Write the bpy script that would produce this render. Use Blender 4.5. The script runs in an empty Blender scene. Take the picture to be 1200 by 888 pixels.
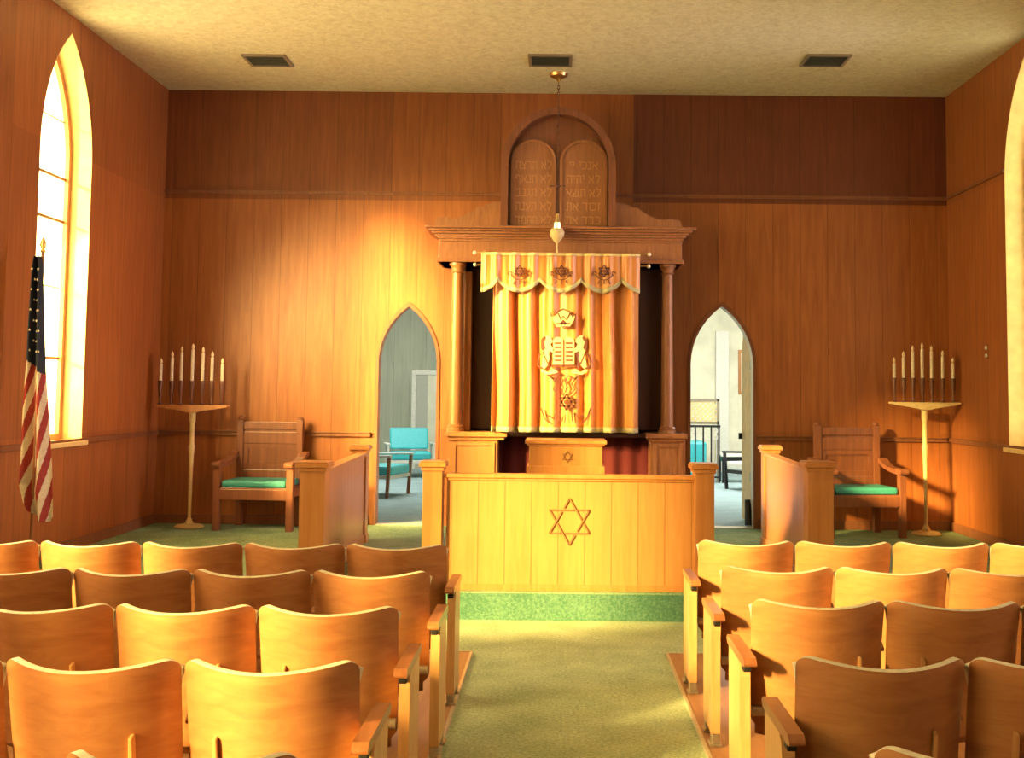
import bpy, bmesh, math, random
from mathutils import Vector, Matrix
random.seed(7)
C = bpy.context.scene.collection
PI = math.pi
S = bpy.context.scene

# ------------------------------------------------------------------ camera
F = 1340.0; CX, CY = 655.0, 457.0; EYE = 1.70
TH = math.radians(4.0); RO = math.radians(0.55)
PPX, PPY = CX, CY - F*math.tan(TH)
cam = bpy.data.cameras.new('camera'); co = bpy.data.objects.new('camera', cam); C.objects.link(co)
cam.sensor_width = 36; cam.lens = F/1200*36
cam.shift_x = (600-PPX)/1200; cam.shift_y = (PPY-444)/1200
CAMR = Matrix.Rotation(PI/2+TH, 3, 'X') @ Matrix.Rotation(RO, 3, 'Z')
co.matrix_world = Matrix.Translation((0, 0, EYE)) @ CAMR.to_4x4()
cam.clip_start = 0.05
S.camera = co
def ray(px, py):
    return CAMR @ Vector(((px-PPX)/F, -(py-PPY)/F, -1))
def at(px, py, Y):
    d = ray(px, py); t = Y/d.y
    return Vector((d.x*t, Y, EYE+d.z*t))
def floor_at(px, py, z):
    d = ray(px, py); t = (z-EYE)/d.z
    return Vector((d.x*t, d.y*t, z))

# ------------------------------------------------------------------ materials
def new_mat(name):
    m = bpy.data.materials.new(name); m.use_nodes = True
    nt = m.node_tree; b = nt.nodes['Principled BSDF']
    return m, nt, b
def rgba(c): return (c[0], c[1], c[2], 1)
def plain(name, col, rough=.5, metal=0, bump=0, scale=60, var=.12):
    m, nt, b = new_mat(name)
    b.inputs['Roughness'].default_value = rough; b.inputs['Metallic'].default_value = metal
    tc = nt.nodes.new('ShaderNodeTexCoord'); n = nt.nodes.new('ShaderNodeTexNoise')
    n.inputs['Scale'].default_value = scale; n.inputs['Detail'].default_value = 4
    nt.links.new(tc.outputs['Object'], n.inputs['Vector'])
    r = nt.nodes.new('ShaderNodeValToRGB'); nt.links.new(n.outputs['Fac'], r.inputs['Fac'])
    r.color_ramp.elements[0].position = .3; r.color_ramp.elements[1].position = .7
    r.color_ramp.elements[0].color = rgba([x*(1-var) for x in col]); r.color_ramp.elements[1].color = rgba([min(1, x*(1+var)) for x in col])
    nt.links.new(r.outputs['Color'], b.inputs['Base Color'])
    if bump:
        bp = nt.nodes.new('ShaderNodeBump'); bp.inputs['Strength'].default_value = bump; bp.inputs['Distance'].default_value = .01
        nt.links.new(n.outputs['Fac'], bp.inputs['Height']); nt.links.new(bp.outputs['Normal'], b.inputs['Normal'])
    return m
def math_node(nt, op, a, b=None):
    n = nt.nodes.new('ShaderNodeMath'); n.operation = op
    for i, v in enumerate((a, b)):
        if v is None: continue
        if isinstance(v, (int, float)): n.inputs[i].default_value = v
        else: nt.links.new(v, n.inputs[i])
    return n.outputs[0]
def wood(name, light, dark, rough=.4, grain=(22, 22, 1.3), groove=None, axis='X', sheet=0, tiers=False, coat=0, blotch=.25):
    m, nt, b = new_mat(name)
    b.inputs['Roughness'].default_value = rough
    if coat: b.inputs['Coat Weight'].default_value = coat; b.inputs['Coat Roughness'].default_value = .25
    tc = nt.nodes.new('ShaderNodeTexCoord'); mp = nt.nodes.new('ShaderNodeMapping')
    mp.inputs['Scale'].default_value = grain; nt.links.new(tc.outputs['Object'], mp.inputs['Vector'])
    n = nt.nodes.new('ShaderNodeTexNoise'); n.inputs['Scale'].default_value = 1; n.inputs['Detail'].default_value = 6; n.inputs['Roughness'].default_value = .65; n.inputs['Distortion'].default_value = .6
    nt.links.new(mp.outputs[0], n.inputs['Vector'])
    r = nt.nodes.new('ShaderNodeValToRGB'); nt.links.new(n.outputs['Fac'], r.inputs['Fac'])
    r.color_ramp.elements[0].position = .3; r.color_ramp.elements[0].color = rgba(dark)
    r.color_ramp.elements[1].position = .72; r.color_ramp.elements[1].color = rgba(light)
    col = r.outputs['Color']
    n2 = nt.nodes.new('ShaderNodeTexNoise'); n2.inputs['Scale'].default_value = 2.2; n2.inputs['Detail'].default_value = 3
    nt.links.new(tc.outputs['Object'], n2.inputs['Vector'])
    v = math_node(nt, 'MULTIPLY_ADD', n2.outputs['Fac'], blotch); v.node.inputs[2].default_value = 1-blotch*.5
    if sheet:
        sx = nt.nodes.new('ShaderNodeSeparateXYZ'); nt.links.new(tc.outputs['Object'], sx.inputs[0])
        k = math_node(nt, 'FLOOR', math_node(nt, 'DIVIDE', math_node(nt, 'ADD', sx.outputs[axis], 1.89), sheet))
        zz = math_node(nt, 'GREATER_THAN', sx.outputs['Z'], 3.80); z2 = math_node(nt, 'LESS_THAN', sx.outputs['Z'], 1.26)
        w = nt.nodes.new('ShaderNodeTexWhiteNoise'); w.noise_dimensions = '2D'
        cb = nt.nodes.new('ShaderNodeCombineXYZ'); nt.links.new(k, cb.inputs[0]); nt.links.new(math_node(nt, 'ADD', zz, math_node(nt, 'MULTIPLY', z2, 5)), cb.inputs[1])
        nt.links.new(cb.outputs[0], w.inputs['Vector'])
        s = math_node(nt, 'MULTIPLY_ADD', w.outputs['Value'], .30); s.node.inputs[2].default_value = .85
        v = math_node(nt, 'MULTIPLY', v, s)
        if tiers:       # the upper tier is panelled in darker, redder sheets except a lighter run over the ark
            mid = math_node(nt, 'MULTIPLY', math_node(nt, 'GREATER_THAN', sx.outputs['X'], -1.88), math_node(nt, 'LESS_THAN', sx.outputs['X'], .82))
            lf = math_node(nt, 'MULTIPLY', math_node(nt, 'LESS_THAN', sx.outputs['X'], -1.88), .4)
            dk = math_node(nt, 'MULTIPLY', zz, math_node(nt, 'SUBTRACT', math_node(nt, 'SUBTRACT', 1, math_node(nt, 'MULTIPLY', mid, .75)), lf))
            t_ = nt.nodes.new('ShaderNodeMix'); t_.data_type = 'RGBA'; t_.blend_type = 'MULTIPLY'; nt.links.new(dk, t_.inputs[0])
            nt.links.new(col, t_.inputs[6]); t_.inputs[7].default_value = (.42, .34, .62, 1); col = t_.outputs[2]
    if groove:
        sx = nt.nodes.new('ShaderNodeSeparateXYZ'); nt.links.new(tc.outputs['Object'], sx.inputs[0])
        fr = math_node(nt, 'FRACT', math_node(nt, 'DIVIDE', math_node(nt, 'ADD', sx.outputs[axis], 1.89+40*groove), groove))
        g = math_node(nt, 'LESS_THAN', math_node(nt, 'ABSOLUTE', math_node(nt, 'SUBTRACT', fr, .5)), .5-.004/groove)
        gv = math_node(nt, 'MULTIPLY_ADD', g, .35); gv.node.inputs[2].default_value = .65
        v = math_node(nt, 'MULTIPLY', v, gv)
        bp = nt.nodes.new('ShaderNodeBump'); bp.inputs['Strength'].default_value = .6; bp.inputs['Distance'].default_value = .004
        nt.links.new(g, bp.inputs['Height']); nt.links.new(bp.outputs['Normal'], b.inputs['Normal'])
    mx = nt.nodes.new('ShaderNodeMix'); mx.data_type = 'RGBA'; mx.blend_type = 'MULTIPLY'; mx.inputs[0].default_value = 1
    nt.links.new(col, mx.inputs[6]); nt.links.new(v, mx.inputs[7])
    nt.links.new(mx.outputs[2], b.inputs['Base Color'])
    return m

M = {}
WL, WD = (.41, .145, .042), (.27, .082, .024)
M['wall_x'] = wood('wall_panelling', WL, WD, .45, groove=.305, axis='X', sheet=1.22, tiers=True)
M['wall_y'] = wood('side_wall_panelling', WL, WD, .45, groove=.305, axis='Y', sheet=1.22)
M['trim'] = wood('trim_wood', (.28, .11, .05), (.19, .07, .035), .4)
M['oak'] = wood('golden_oak', (.54, .25, .085), (.43, .17, .05), .38, groove=None, coat=.3)
M['oak_rail'] = wood('golden_oak_boards', (.54, .27, .10), (.45, .20, .065), .4, groove=.2, axis='X')
M['oak_wing'] = wood('golden_oak_wing', (.52, .22, .085), (.40, .15, .055), .34, groove=.2, axis='Y', coat=.25)
M['walnut'] = wood('walnut', (.42, .19, .09), (.27, .11, .05), .35, grain=(30, 30, 4))
M['dark'] = wood('niche_shade_wood', (.07, .03, .022), (.04, .016, .013), .4)  # dark wood of the ark niche, recess shade put into the colour
M['bench'] = wood('bench_wood', (.27, .10, .05), (.16, .055, .03), .35, coat=.3)
M['ply'] = wood('seat_plywood', (.56, .27, .115), (.41, .165, .07), .34, grain=(5, 5, 22), coat=.4, blotch=.45)
M['ply_edge'] = plain('seat_plywood_edge', (.72, .66, .52), .35)
M['arm'] = wood('armrest_wood', (.42, .17, .07), (.28, .10, .04), .3, grain=(30, 4, 30), coat=.4)
M['stand'] = wood('standard_wood', (.70, .42, .19), (.56, .30, .12), .38, grain=(25, 25, 3), coat=.3)
M['floorwood'] = wood('floor_wood', (.50, .27, .13), (.36, .17, .08), .4, grain=(18, 1.5, 18))
M['strip'] = plain('edge_strip', (.62, .55, .42), .35, .3)
M['metal'] = plain('grey_metal', (.45, .42, .36), .35, .8)
M['brass'] = plain('brass', (.72, .50, .20), .3, .9)
M['gilt'] = plain('gilt_paint', (.72, .58, .30), .45, .1)
M['black'] = plain('black_iron', (.02, .02, .022), .45, .3)
M['candle'] = plain('ivory_candle', (.82, .76, .60), .5)
M['holder'] = plain('candle_holder', (.16, .07, .045), .35, .2)
M['teal'] = plain('turquoise_upholstery', (.04, .30, .31), .6, bump=.2)
M['teal_lit'] = plain('bright_turquoise_vinyl', (.06, .52, .58), .35)
M['white'] = plain('white_paint', (.78, .76, .68), .45)
M['cream'] = plain('cream_plaster', (.86, .64, .28), .55, bump=.1, scale=8)
M['red'] = plain('dark_red_velvet', (.085, .005, .009), .9, bump=.2)
M['redlit'] = plain('lit_red_velvet', (.36, .02, .03), .7)  # the red velvet again, its lit tone put into the colour
M['star'] = plain('star_groove_shade', (.23, .12, .045), .5)  # raised bars, shade of the cut grooves put into the dark colour
M['vent'] = plain('vent_metal', (.10, .11, .10), .5, .3)
M['vent_frame'] = plain('vent_frame_metal', (.28, .24, .17), .5, .2)
M['fringe'] = plain('gold_fringe', (.52, .47, .26), .7, bump=.8, scale=200, var=.4)
M['thread'] = plain('brown_embroidery', (.15, .045, .02), .7)
M['pale_thread'] = plain('pale_gold_embroidery', (.80, .66, .30), .5)
M['glyph'] = plain('gilded_letters', (.55, .29, .13), .45)
M['navy'] = plain('flag_navy', (.012, .02, .045), .8)
M['flagwhite'] = plain('flag_white', (.72, .62, .46), .8)
M['flagred'] = plain('flag_red', (.34, .035, .03), .8)
M['greenwall'] = wood('grey_green_panelling', (.46, .47, .35), (.32, .34, .26), .6, grain=(9, 9, .6), groove=.3, axis='X')
M['palewall'] = plain('pale_cream_wall', (.78, .75, .58), .7, scale=3)
M['dcurtain'] = plain('grey_curtain', (.5, .5, .42), .8)

def carpet(name, c1, c2):
    m, nt, b = new_mat(name); b.inputs['Roughness'].default_value = .95
    tc = nt.nodes.new('ShaderNodeTexCoord')
    n = nt.nodes.new('ShaderNodeTexNoise'); n.inputs['Scale'].default_value = 55; n.inputs['Detail'].default_value = 5; n.inputs['Roughness'].default_value = .8
    n2 = nt.nodes.new('ShaderNodeTexNoise'); n2.inputs['Scale'].default_value = 3
    for k in (n, n2): nt.links.new(tc.outputs['Object'], k.inputs['Vector'])
    v = math_node(nt, 'MULTIPLY_ADD', n2.outputs['Fac'], .3); nt.links.new(math_node(nt, 'SUBTRACT', n.outputs['Fac'], .15), v.node.inputs[2])
    r = nt.nodes.new('ShaderNodeValToRGB'); nt.links.new(v, r.inputs['Fac'])
    r.color_ramp.elements[0].position = .38; r.color_ramp.elements[0].color = rgba(c1)
    r.color_ramp.elements[1].position = .66; r.color_ramp.elements[1].color = rgba(c2)
    nt.links.new(r.outputs['Color'], b.inputs['Base Color'])
    bp = nt.nodes.new('ShaderNodeBump'); bp.inputs['Strength'].default_value = .7; bp.inputs['Distance'].default_value = .01
    nt.links.new(n.outputs['Fac'], bp.inputs['Height']); nt.links.new(bp.outputs['Normal'], b.inputs['Normal'])
    return m
M['carpet'] = carpet('green_carpet', (.30, .41, .24), (.66, .80, .54))
M['platcarpet'] = carpet('platform_green_carpet', (.12, .24, .13), (.36, .50, .32))
M['risercarpet'] = carpet('riser_green_carpet', (.05, .16, .11), (.15, .31, .22))
M['bluecarpet'] = carpet('blue_grey_carpet', (.22, .34, .38), (.38, .50, .52))
def ceiling_mat():
    m, nt, b = new_mat('fibre_ceiling_tile'); b.inputs['Roughness'].default_value = .9
    tc = nt.nodes.new('ShaderNodeTexCoord')
    n = nt.nodes.new('ShaderNodeTexNoise'); n.inputs['Scale'].default_value = 14; n.inputs['Detail'].default_value = 5; n.inputs['Roughness'].default_value = .75; n.inputs['Distortion'].default_value = 1
    nt.links.new(tc.outputs['Object'], n.inputs['Vector'])
    r = nt.nodes.new('ShaderNodeValToRGB'); nt.links.new(n.outputs['Fac'], r.inputs['Fac'])
    r.color_ramp.elements[0].position = .33; r.color_ramp.elements[0].color = (.56, .54, .36, 1)
    r.color_ramp.elements[1].position = .6; r.color_ramp.elements[1].color = (.74, .74, .54, 1)
    nt.links.new(r.outputs['Color'], b.inputs['Base Color'])
    return m
M['ceiling'] = ceiling_mat()
def satin():
    m, nt, b = new_mat('gold_satin'); b.inputs['Roughness'].default_value = .38; b.inputs['Sheen Weight'].default_value = .3
    tc = nt.nodes.new('ShaderNodeTexCoord'); mp = nt.nodes.new('ShaderNodeMapping'); mp.inputs['Scale'].default_value = (9, 1, 1.0)
    nt.links.new(tc.outputs['Object'], mp.inputs['Vector'])
    n = nt.nodes.new('ShaderNodeTexNoise'); n.inputs['Scale'].default_value = 1.5; n.inputs['Detail'].default_value = 3
    nt.links.new(mp.outputs[0], n.inputs['Vector'])
    r = nt.nodes.new('ShaderNodeValToRGB'); nt.links.new(n.outputs['Fac'], r.inputs['Fac'])
    r.color_ramp.elements[0].position = .3; r.color_ramp.elements[0].color = (.56, .19, .04, 1)
    r.color_ramp.elements[1].position = .7; r.color_ramp.elements[1].color = (.74, .33, .08, 1)
    nt.links.new(r.outputs['Color'], b.inputs['Base Color'])
    return m
M['satin'] = satin()
def glass_mat():
    m = bpy.data.materials.new('frosted_window_glass'); m.use_nodes = True; nt = m.node_tree; nt.nodes.clear()
    o = nt.nodes.new('ShaderNodeOutputMaterial'); mx = nt.nodes.new('ShaderNodeMixShader'); t = nt.nodes.new('ShaderNodeBsdfTransparent'); d = nt.nodes.new('ShaderNodeBsdfTranslucent')
    tc = nt.nodes.new('ShaderNodeTexCoord'); v = nt.nodes.new('ShaderNodeTexVoronoi'); v.inputs['Scale'].default_value = 3.2
    nt.links.new(tc.outputs['Object'], v.inputs['Vector'])
    r = nt.nodes.new('ShaderNodeValToRGB'); nt.links.new(v.outputs['Color'], r.inputs['Fac'])
    r.color_ramp.elements[0].color = (1, .86, .52, 1); r.color_ramp.elements[1].color = (1, .97, .82, 1)
    nt.links.new(r.outputs['Color'], d.inputs['Color'])
    t.inputs['Color'].default_value = (1, .93, .78, 1)
    mx.inputs[0].default_value = .35
    nt.links.new(t.outputs[0], mx.inputs[1]); nt.links.new(d.outputs[0], mx.inputs[2]); nt.links.new(mx.outputs[0], o.inputs['Surface'])
    return m
M['glass'] = glass_mat()
def emit(name, col, s):
    m, nt, b = new_mat(name); b.inputs['Base Color'].default_value = rgba(col)
    b.inputs['Emission Color'].default_value = rgba(col); b.inputs['Emission Strength'].default_value = s
    return m
M['flame'] = emit('lit_lamp_bulb', (1, .86, .55), 1.6)
M['bulb'] = plain('candle_bulb', (.85, .72, .48), .3)

# ------------------------------------------------------------------ mesh helpers
class MB:
    def __init__(s): s.v = []; s.f = []; s.m = []
    def add(s, vs, fs, mi=0):
        o = len(s.v); s.v += [Vector(v) for v in vs]; s.f += [tuple(i+o for i in f) for f in fs]; s.m += [mi]*len(fs); return s
    def box(s, x0, x1, y0, y1, z0, z1, mi=0):
        if x0 > x1: x0, x1 = x1, x0
        if y0 > y1: y0, y1 = y1, y0
        if z0 > z1: z0, z1 = z1, z0
        return s.add([(x0,y0,z0),(x1,y0,z0),(x1,y1,z0),(x0,y1,z0),(x0,y0,z1),(x1,y0,z1),(x1,y1,z1),(x0,y1,z1)],
                     [(0,3,2,1),(4,5,6,7),(0,1,5,4),(1,2,6,5),(2,3,7,6),(3,0,4,7)], mi)
    def lathe(s, prof, c=(0,0,0), n=20, mi=0):          # prof: (r, z) list
        vs = [(c[0]+r*math.cos(2*PI*k/n), c[1]+r*math.sin(2*PI*k/n), c[2]+z) for r, z in prof for k in range(n)]
        fs = [(i*n+k, i*n+(k+1)%n, (i+1)*n+(k+1)%n, (i+1)*n+k) for i in range(len(prof)-1) for k in range(n)]
        fs += [tuple(reversed(range(n))), tuple((len(prof)-1)*n+k for k in range(n))]
        return s.add(vs, fs, mi)
    def tube(s, pts, r, n=8, mi=0):
        pts = [Vector(p) for p in pts]; rs = r if isinstance(r, (list, tuple)) else [r]*len(pts); vs = []
        for i, p in enumerate(pts):
            d = (pts[min(i+1, len(pts)-1)]-pts[max(i-1, 0)]).normalized()
            a = d.cross(Vector((0,0,1))) if abs(d.z) < .95 else d.cross(Vector((0,1,0)))
            a.normalize(); b = d.cross(a)
            vs += [p+(a*math.cos(2*PI*k/n)+b*math.sin(2*PI*k/n))*rs[i] for k in range(n)]
        fs = [(i*n+k, i*n+(k+1)%n, (i+1)*n+(k+1)%n, (i+1)*n+k) for i in range(len(pts)-1) for k in range(n)]
        fs += [tuple(reversed(range(n))), tuple((len(pts)-1)*n+k for k in range(n))]
        return s.add(vs, fs, mi)
    def beam(s, a, b, w, h, up=(0,0,1), mi=0):          # bar with rectangular section
        a, b = Vector(a), Vector(b); d = (b-a).normalized(); u = Vector(up); x = d.cross(u).normalized(); z = x.cross(d)
        vs = [p+x*sx*w/2+z*sz*h/2 for p in (a, b) for sx, sz in ((-1,-1),(1,-1),(1,1),(-1,1))]
        return s.add(vs, [(3,2,1,0),(4,5,6,7),(0,1,5,4),(1,2,6,5),(2,3,7,6),(3,0,4,7)], mi)
    def ball(s, c, r, n=12, sc=(1,1,1), mi=0):
        prof = [(max(.0001, r*math.sin(PI*i/n))*sc[0], -r*math.cos(PI*i/n)*sc[2]) for i in range(n+1)]
        return s.lathe(prof, c, n+4, mi)
    def shape(s, outer, holes, f, t0, t1, mi=0):        # filled 2D outline with holes; f(u, v, t) maps to space
        vs, fs = fill(outer, holes)
        for (u, v, k), in [(q,) for q in []]: pass
        s.add([f(u, v, t0 if k < 0 else t1) for u, v, k in vs], fs, mi); return s
    def build(s, name, mat, parent=None, local=False, bevel=0, smooth=False, weld=False):
        me = bpy.data.meshes.new(name)
        off = Vector((0,0,0)) if (local or parent is None) else world_loc(parent)
        me.from_pydata([v-off for v in s.v], [], s.f)
        for m in (mat if isinstance(mat, list) else [mat]): me.materials.append(m)
        me.polygons.foreach_set('material_index', s.m)
        if smooth: me.polygons.foreach_set('use_smooth', [True]*len(me.polygons))
        bm = bmesh.new(); bm.from_mesh(me)
        if weld: bmesh.ops.remove_doubles(bm, verts=bm.verts, dist=1e-5)
        bmesh.ops.recalc_face_normals(bm, faces=bm.faces); bm.to_mesh(me); bm.free()
        if smooth:
            try: me.set_sharp_from_angle(angle=math.radians(42))
            except Exception: pass
        o = bpy.data.objects.new(name, me); C.objects.link(o)
        if parent: o.parent = parent
        if bevel:
            b = o.modifiers.new('bevel', 'BEVEL'); b.width = bevel; b.segments = 2; b.limit_method = 'ANGLE'; b.angle_limit = math.radians(50)
        return o
def world_loc(o):
    v = Vector(o.location)
    while o.parent: o = o.parent; v += o.location
    return v
_tmp = bpy.data.objects
def curve_mesh(cu):
    ob = bpy.data.objects.new('tmp', cu); C.objects.link(ob)
    dg = bpy.context.evaluated_depsgraph_get(); dg.update()
    me = bpy.data.meshes.new_from_object(ob.evaluated_get(dg))
    vs = [(v.co.x, v.co.y, v.co.z) for v in me.vertices]; fs = [tuple(p.vertices) for p in me.polygons]
    bpy.data.objects.remove(ob); bpy.data.curves.remove(cu); bpy.data.meshes.remove(me)
    return vs, fs
def fill(outer, holes):
    cu = bpy.data.curves.new('c', 'CURVE'); cu.dimensions = '2D'; cu.fill_mode = 'BOTH'; cu.extrude = .5
    for poly in [outer]+list(holes):
        sp = cu.splines.new('POLY'); sp.points.add(len(poly)-1)
        for i, p in enumerate(poly): sp.points[i].co = (p[0], p[1], 0, 1)
        sp.use_cyclic_u = True
    return curve_mesh(cu)
GLY = {'א': [[(0,1),(.7,0)], [(.66,1),(.66,.68),(.48,.45)], [(.08,0),(.08,.3),(.26,.62)]], 'ב': [[(0,1),(.55,1),(.55,0)], [(-.03,0),(.72,0)]],
 'ג': [[(.1,1),(.38,1),(.38,.35),(.5,0)], [(.38,.3),(0,0)]], 'ד': [[(0,1),(.7,1)], [(.55,1),(.55,0)]], 'ה': [[(0,1),(.62,1),(.62,0)], [(.08,0),(.08,.62)]],
 'ו': [[(0,1),(.2,1),(.2,0)]], 'ז': [[(0,1),(.34,1)], [(.17,1),(.17,0)]], 'ח': [[(.05,0),(.05,1)], [(0,1),(.62,1),(.62,0)]], 'י': [[(0,1),(.2,1),(.2,.55)]],
 'כ': [[(0,1),(.45,1),(.58,.8),(.58,.2),(.45,0),(0,0)]], 'ל': [[(.06,1.35),(.06,1),(.58,1),(.58,.7),(.25,0)]], 'מ': [[(0,.8),(.2,1),(.5,1),(.66,.75),(.66,0),(.36,0)], [(.14,.85),(0,0)]],
 'נ': [[(.1,1),(.38,1),(.38,0),(0,0)]], 'ע': [[(0,1),(.3,.3)], [(.6,1),(.6,.6),(.32,.12),(0,0)]], 'ף': [[(.15,.6),(0,.75),(0,1),(.45,1),(.6,.8),(.6,-.35)]],
 'צ': [[(0,1),(.55,.05)], [(.6,1),(.6,.7),(.36,.42)], [(.6,0),(0,0)]], 'ר': [[(0,1),(.48,1),(.6,.85),(.6,0)]], 'ש': [[(0,1),(.08,0),(.7,0),(.8,1)], [(.4,1),(.36,.5),(.08,.2)]],
 'ת': [[(0,1),(.62,1),(.62,0)], [(.12,1),(.12,0),(-.04,0)]]}
def text_mesh(txt, size):               # square Hebrew letters cut as strokes, written right to left
    vs, fs, x = [], [], 0.0
    for ch in txt:
        if ch == ' ': x -= .45*size; continue
        g = GLY[ch]; w = max(p[0] for st in g for p in st)
        for st in g:
            for a, b in zip(st, st[1:]):
                a, b = Vector(a), Vector(b); d = (b-a).normalized()*.07; n = Vector((-d.y, d.x)); o = len(vs)
                for p in (a-d+n, b+d+n, b+d-n, a-d-n): vs.append((x+(p.x-w)*size, p.y*size, -.5))
                for p in (a-d+n, b+d+n, b+d-n, a-d-n): vs.append((x+(p.x-w)*size, p.y*size, .5))
                fs += [tuple(o+i for i in f) for f in ((0,1,2,3),(4,7,6,5),(0,4,5,1),(1,5,6,2),(2,6,7,3),(3,7,4,0))]
        x -= (w+.26)*size
    return vs, fs
def XZ(u, v, t): return (u, t, v)       # outline drawn facing the hall, thickness in depth
def YZ(u, v, t): return (t, u, v)

def thing(name, label, cat, loc=(0,0,0), rot=0, group=None):
    o = bpy.data.objects.new(name, None); C.objects.link(o); o.location = loc; o.rotation_euler = (0,0,rot)
    o.empty_display_size = .1; o['label'] = label; o['category'] = cat
    if group: o['group'] = group
    return o
def tag(o, label, cat, group=None):
    o['label'] = label; o['category'] = cat
    if group: o['group'] = group
    return o
def struct(o, label=None):
    o['kind'] = 'structure'
    if label: o['label'] = label
    return o
def arch(u0, u1, v0, vs, vt, n=14):     # pointed arch outline
    w = (u1-u0)/2; h = vt-vs; c = (u0+u1)/2; pts = [(u0, v0), (u0, vs)]
    # circle through (u0, vs) tangent vertical, meeting apex
    R = (w*w+h*h)/(2*w)
    a1 = math.asin(min(1, h/R))
    L = [(u0+R-R*math.cos(a1*k/n), vs+R*math.sin(a1*k/n)) for k in range(1, n+1)]
    pts += L; pts += [(2*c-x, y) for x, y in reversed(L[:-1])]; pts += [(u1, vs), (u1, v0)]
    return pts
def round_arch(u0, u1, v0, vs, vt, n=20):
    c = (u0+u1)/2; w = (u1-u0)/2
    return [(u0, v0)]+[(c-w*math.cos(PI*k/n), vs+(vt-vs)*math.sin(PI*k/n)) for k in range(n+1)]+[(u1, v0)]

# ------------------------------------------------------------------ room measures
YB = 12.68; XL = -4.42; XR = 4.33; ZC = 5.03; ZP = .205; YP = 8.60; YF = -4.5; TW = .15; YE = 21.5
WT = .28
WINS_L = [(9.60, 10.68), (7.3, 8.7), (3.75, 5.5), (.86, 1.98), (-.38, .74)]
WINS_R = [(9.95, 11.03), (6.6, 7.7), (3.4, 4.5), (.2, 1.3)]
dl0, dl1 = at(441, 500, YB).x, at(512, 500, YB).x
dr0, dr1 = at(808, 500, YB).x, at(884, 500, YB).x
dzt = at(472, 357, YB).z; dzs = at(472, 425, YB).z; dzt2 = at(845, 357, YB).z

# floor
def fl(name, x0, x1, y0, y1, z0, z1, mat):
    return struct(MB().box(x0, x1, y0, y1, z0, z1).build(name, mat))
fl('floor', XL-.3, XR+.3, YF, YP, -.12, 0, M['carpet'])
fl('floor_platform', XL, XR, YP, YB+.001, -.1, ZP, M['platcarpet'])
fl('floor_riser', XL, XR, YP-.012, YP, -.05, ZP-.012, M['risercarpet'])
fl('floor_back_room', -6.5, 6.5, YB+.001, YE, -.1, ZP, M['bluecarpet'])
YW = floor_at(556, 767, 0).y
wl0, wr0 = -.55, .725
b = MB().box(XL, wl0, YF, YW, 0, .018); struct(b.build('floor_seating_left', M['floorwood']), 'wooden floor under the left seats')
b = MB().box(wr0, XR, YF, YW, 0, .018); struct(b.build('floor_seating_right', M['floorwood']), 'wooden floor under the right seats')
for i, (x0, x1, xe) in enumerate(((wl0, wl0+.016, XL), (wr0-.016, wr0, XR))):
    b = MB().box(x0, x1, YF, YW+.016, 0, .022).box(min(x0, xe), max(x1, xe), YW, YW+.016, 0, .022)
    struct(b.build('trim_%d' % (i+1), M['strip']), 'pale metal edging strip along the wooden floor')
struct(MB().box(XL-.4, XR+.4, YF, YB+.2, ZC, ZC+.15).build('ceiling', M['ceiling']))
# walls
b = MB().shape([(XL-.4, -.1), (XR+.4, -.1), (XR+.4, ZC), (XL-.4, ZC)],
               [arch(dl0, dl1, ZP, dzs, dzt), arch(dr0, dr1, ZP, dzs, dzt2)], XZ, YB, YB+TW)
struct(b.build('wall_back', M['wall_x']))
def side_wall(name, X0, X1, wins):
    holes = [arch(y0, y1, 1.19, 3.75, 4.88) for y0, y1 in wins]
    b = MB().shape([(YF, -.1), (YB, -.1), (YB, ZC), (YF, ZC)], holes, YZ, X0, X1)
    return struct(b.build(name, M['wall_y']))
side_wall('wall_left', XL-WT, XL, WINS_L); side_wall('wall_right', XR, XR+WT, WINS_R)
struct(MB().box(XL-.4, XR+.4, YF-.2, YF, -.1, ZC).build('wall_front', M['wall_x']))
# back rooms
struct(MB().box(-6.5, 1.0, YE, YE+.15, 0, 4).build('wall_back_room_green', M['greenwall']))
struct(MB().box(1.0, 6.5, YE, YE+.15, 0, 4).build('wall_back_room_pale', M['palewall']))
struct(MB().box(-.1, .1, YB+TW, YE, ZP, 4).build('wall_back_room_partition', M['palewall']))
struct(MB().box(-6.6, -6.5, YB+TW, YE, 0, 4).box(-6.5, XL-.4, YB, YB+TW, 0, 4).build('wall_back_room_left', M['greenwall']))
struct(MB().box(6.5, 6.6, YB+TW, YE, 0, 4).box(XR+.4, 6.5, YB, YB+TW, 0, 4).build('wall_back_room_right', M['palewall']))
struct(MB().box(-6.6, 6.6, YB+TW, YE+.2, 4.0, 4.1).build('ceiling_back_room', M['palewall']))
# mouldings
ZR = at(430, 509, YB).z; ZU = at(1000, 232, YB).z
def hbar(b, x0, x1, z, h=.05, d=.03): b.box(x0, x1, YB-d, YB+.002, z-h/2, z+h/2); b.box(x0, x1, YB-d*1.5, YB, z+h/2-.012, z+h/2)
b = MB(); ax0, ax1 = -1.36, 1.28
for x0, x1 in ((XL, dl0-.06), (dr1+.03, XR)): hbar(b, x0, x1, ZR)
struct(b.build('trim_3', M['trim'], bevel=.004), 'wooden chair rail on the back wall')
b = MB(); hbar(b, XL, XR, ZU, .035, .018)
struct(b.build('trim_4', M['trim'], bevel=.003), 'upper moulding on the back wall')
b = MB(); b.box(XL, XL+.03, YF, YB, ZR-.025, ZR+.025)
struct(b.build('trim_5', M['trim'], bevel=.004), 'wooden chair rail on the left wall')
b = MB(); b.box(XR-.03, XR, YF, YB, ZR-.025, ZR+.025)
struct(b.build('trim_6', M['trim'], bevel=.004), 'wooden chair rail on the right wall')
b = MB()
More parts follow.
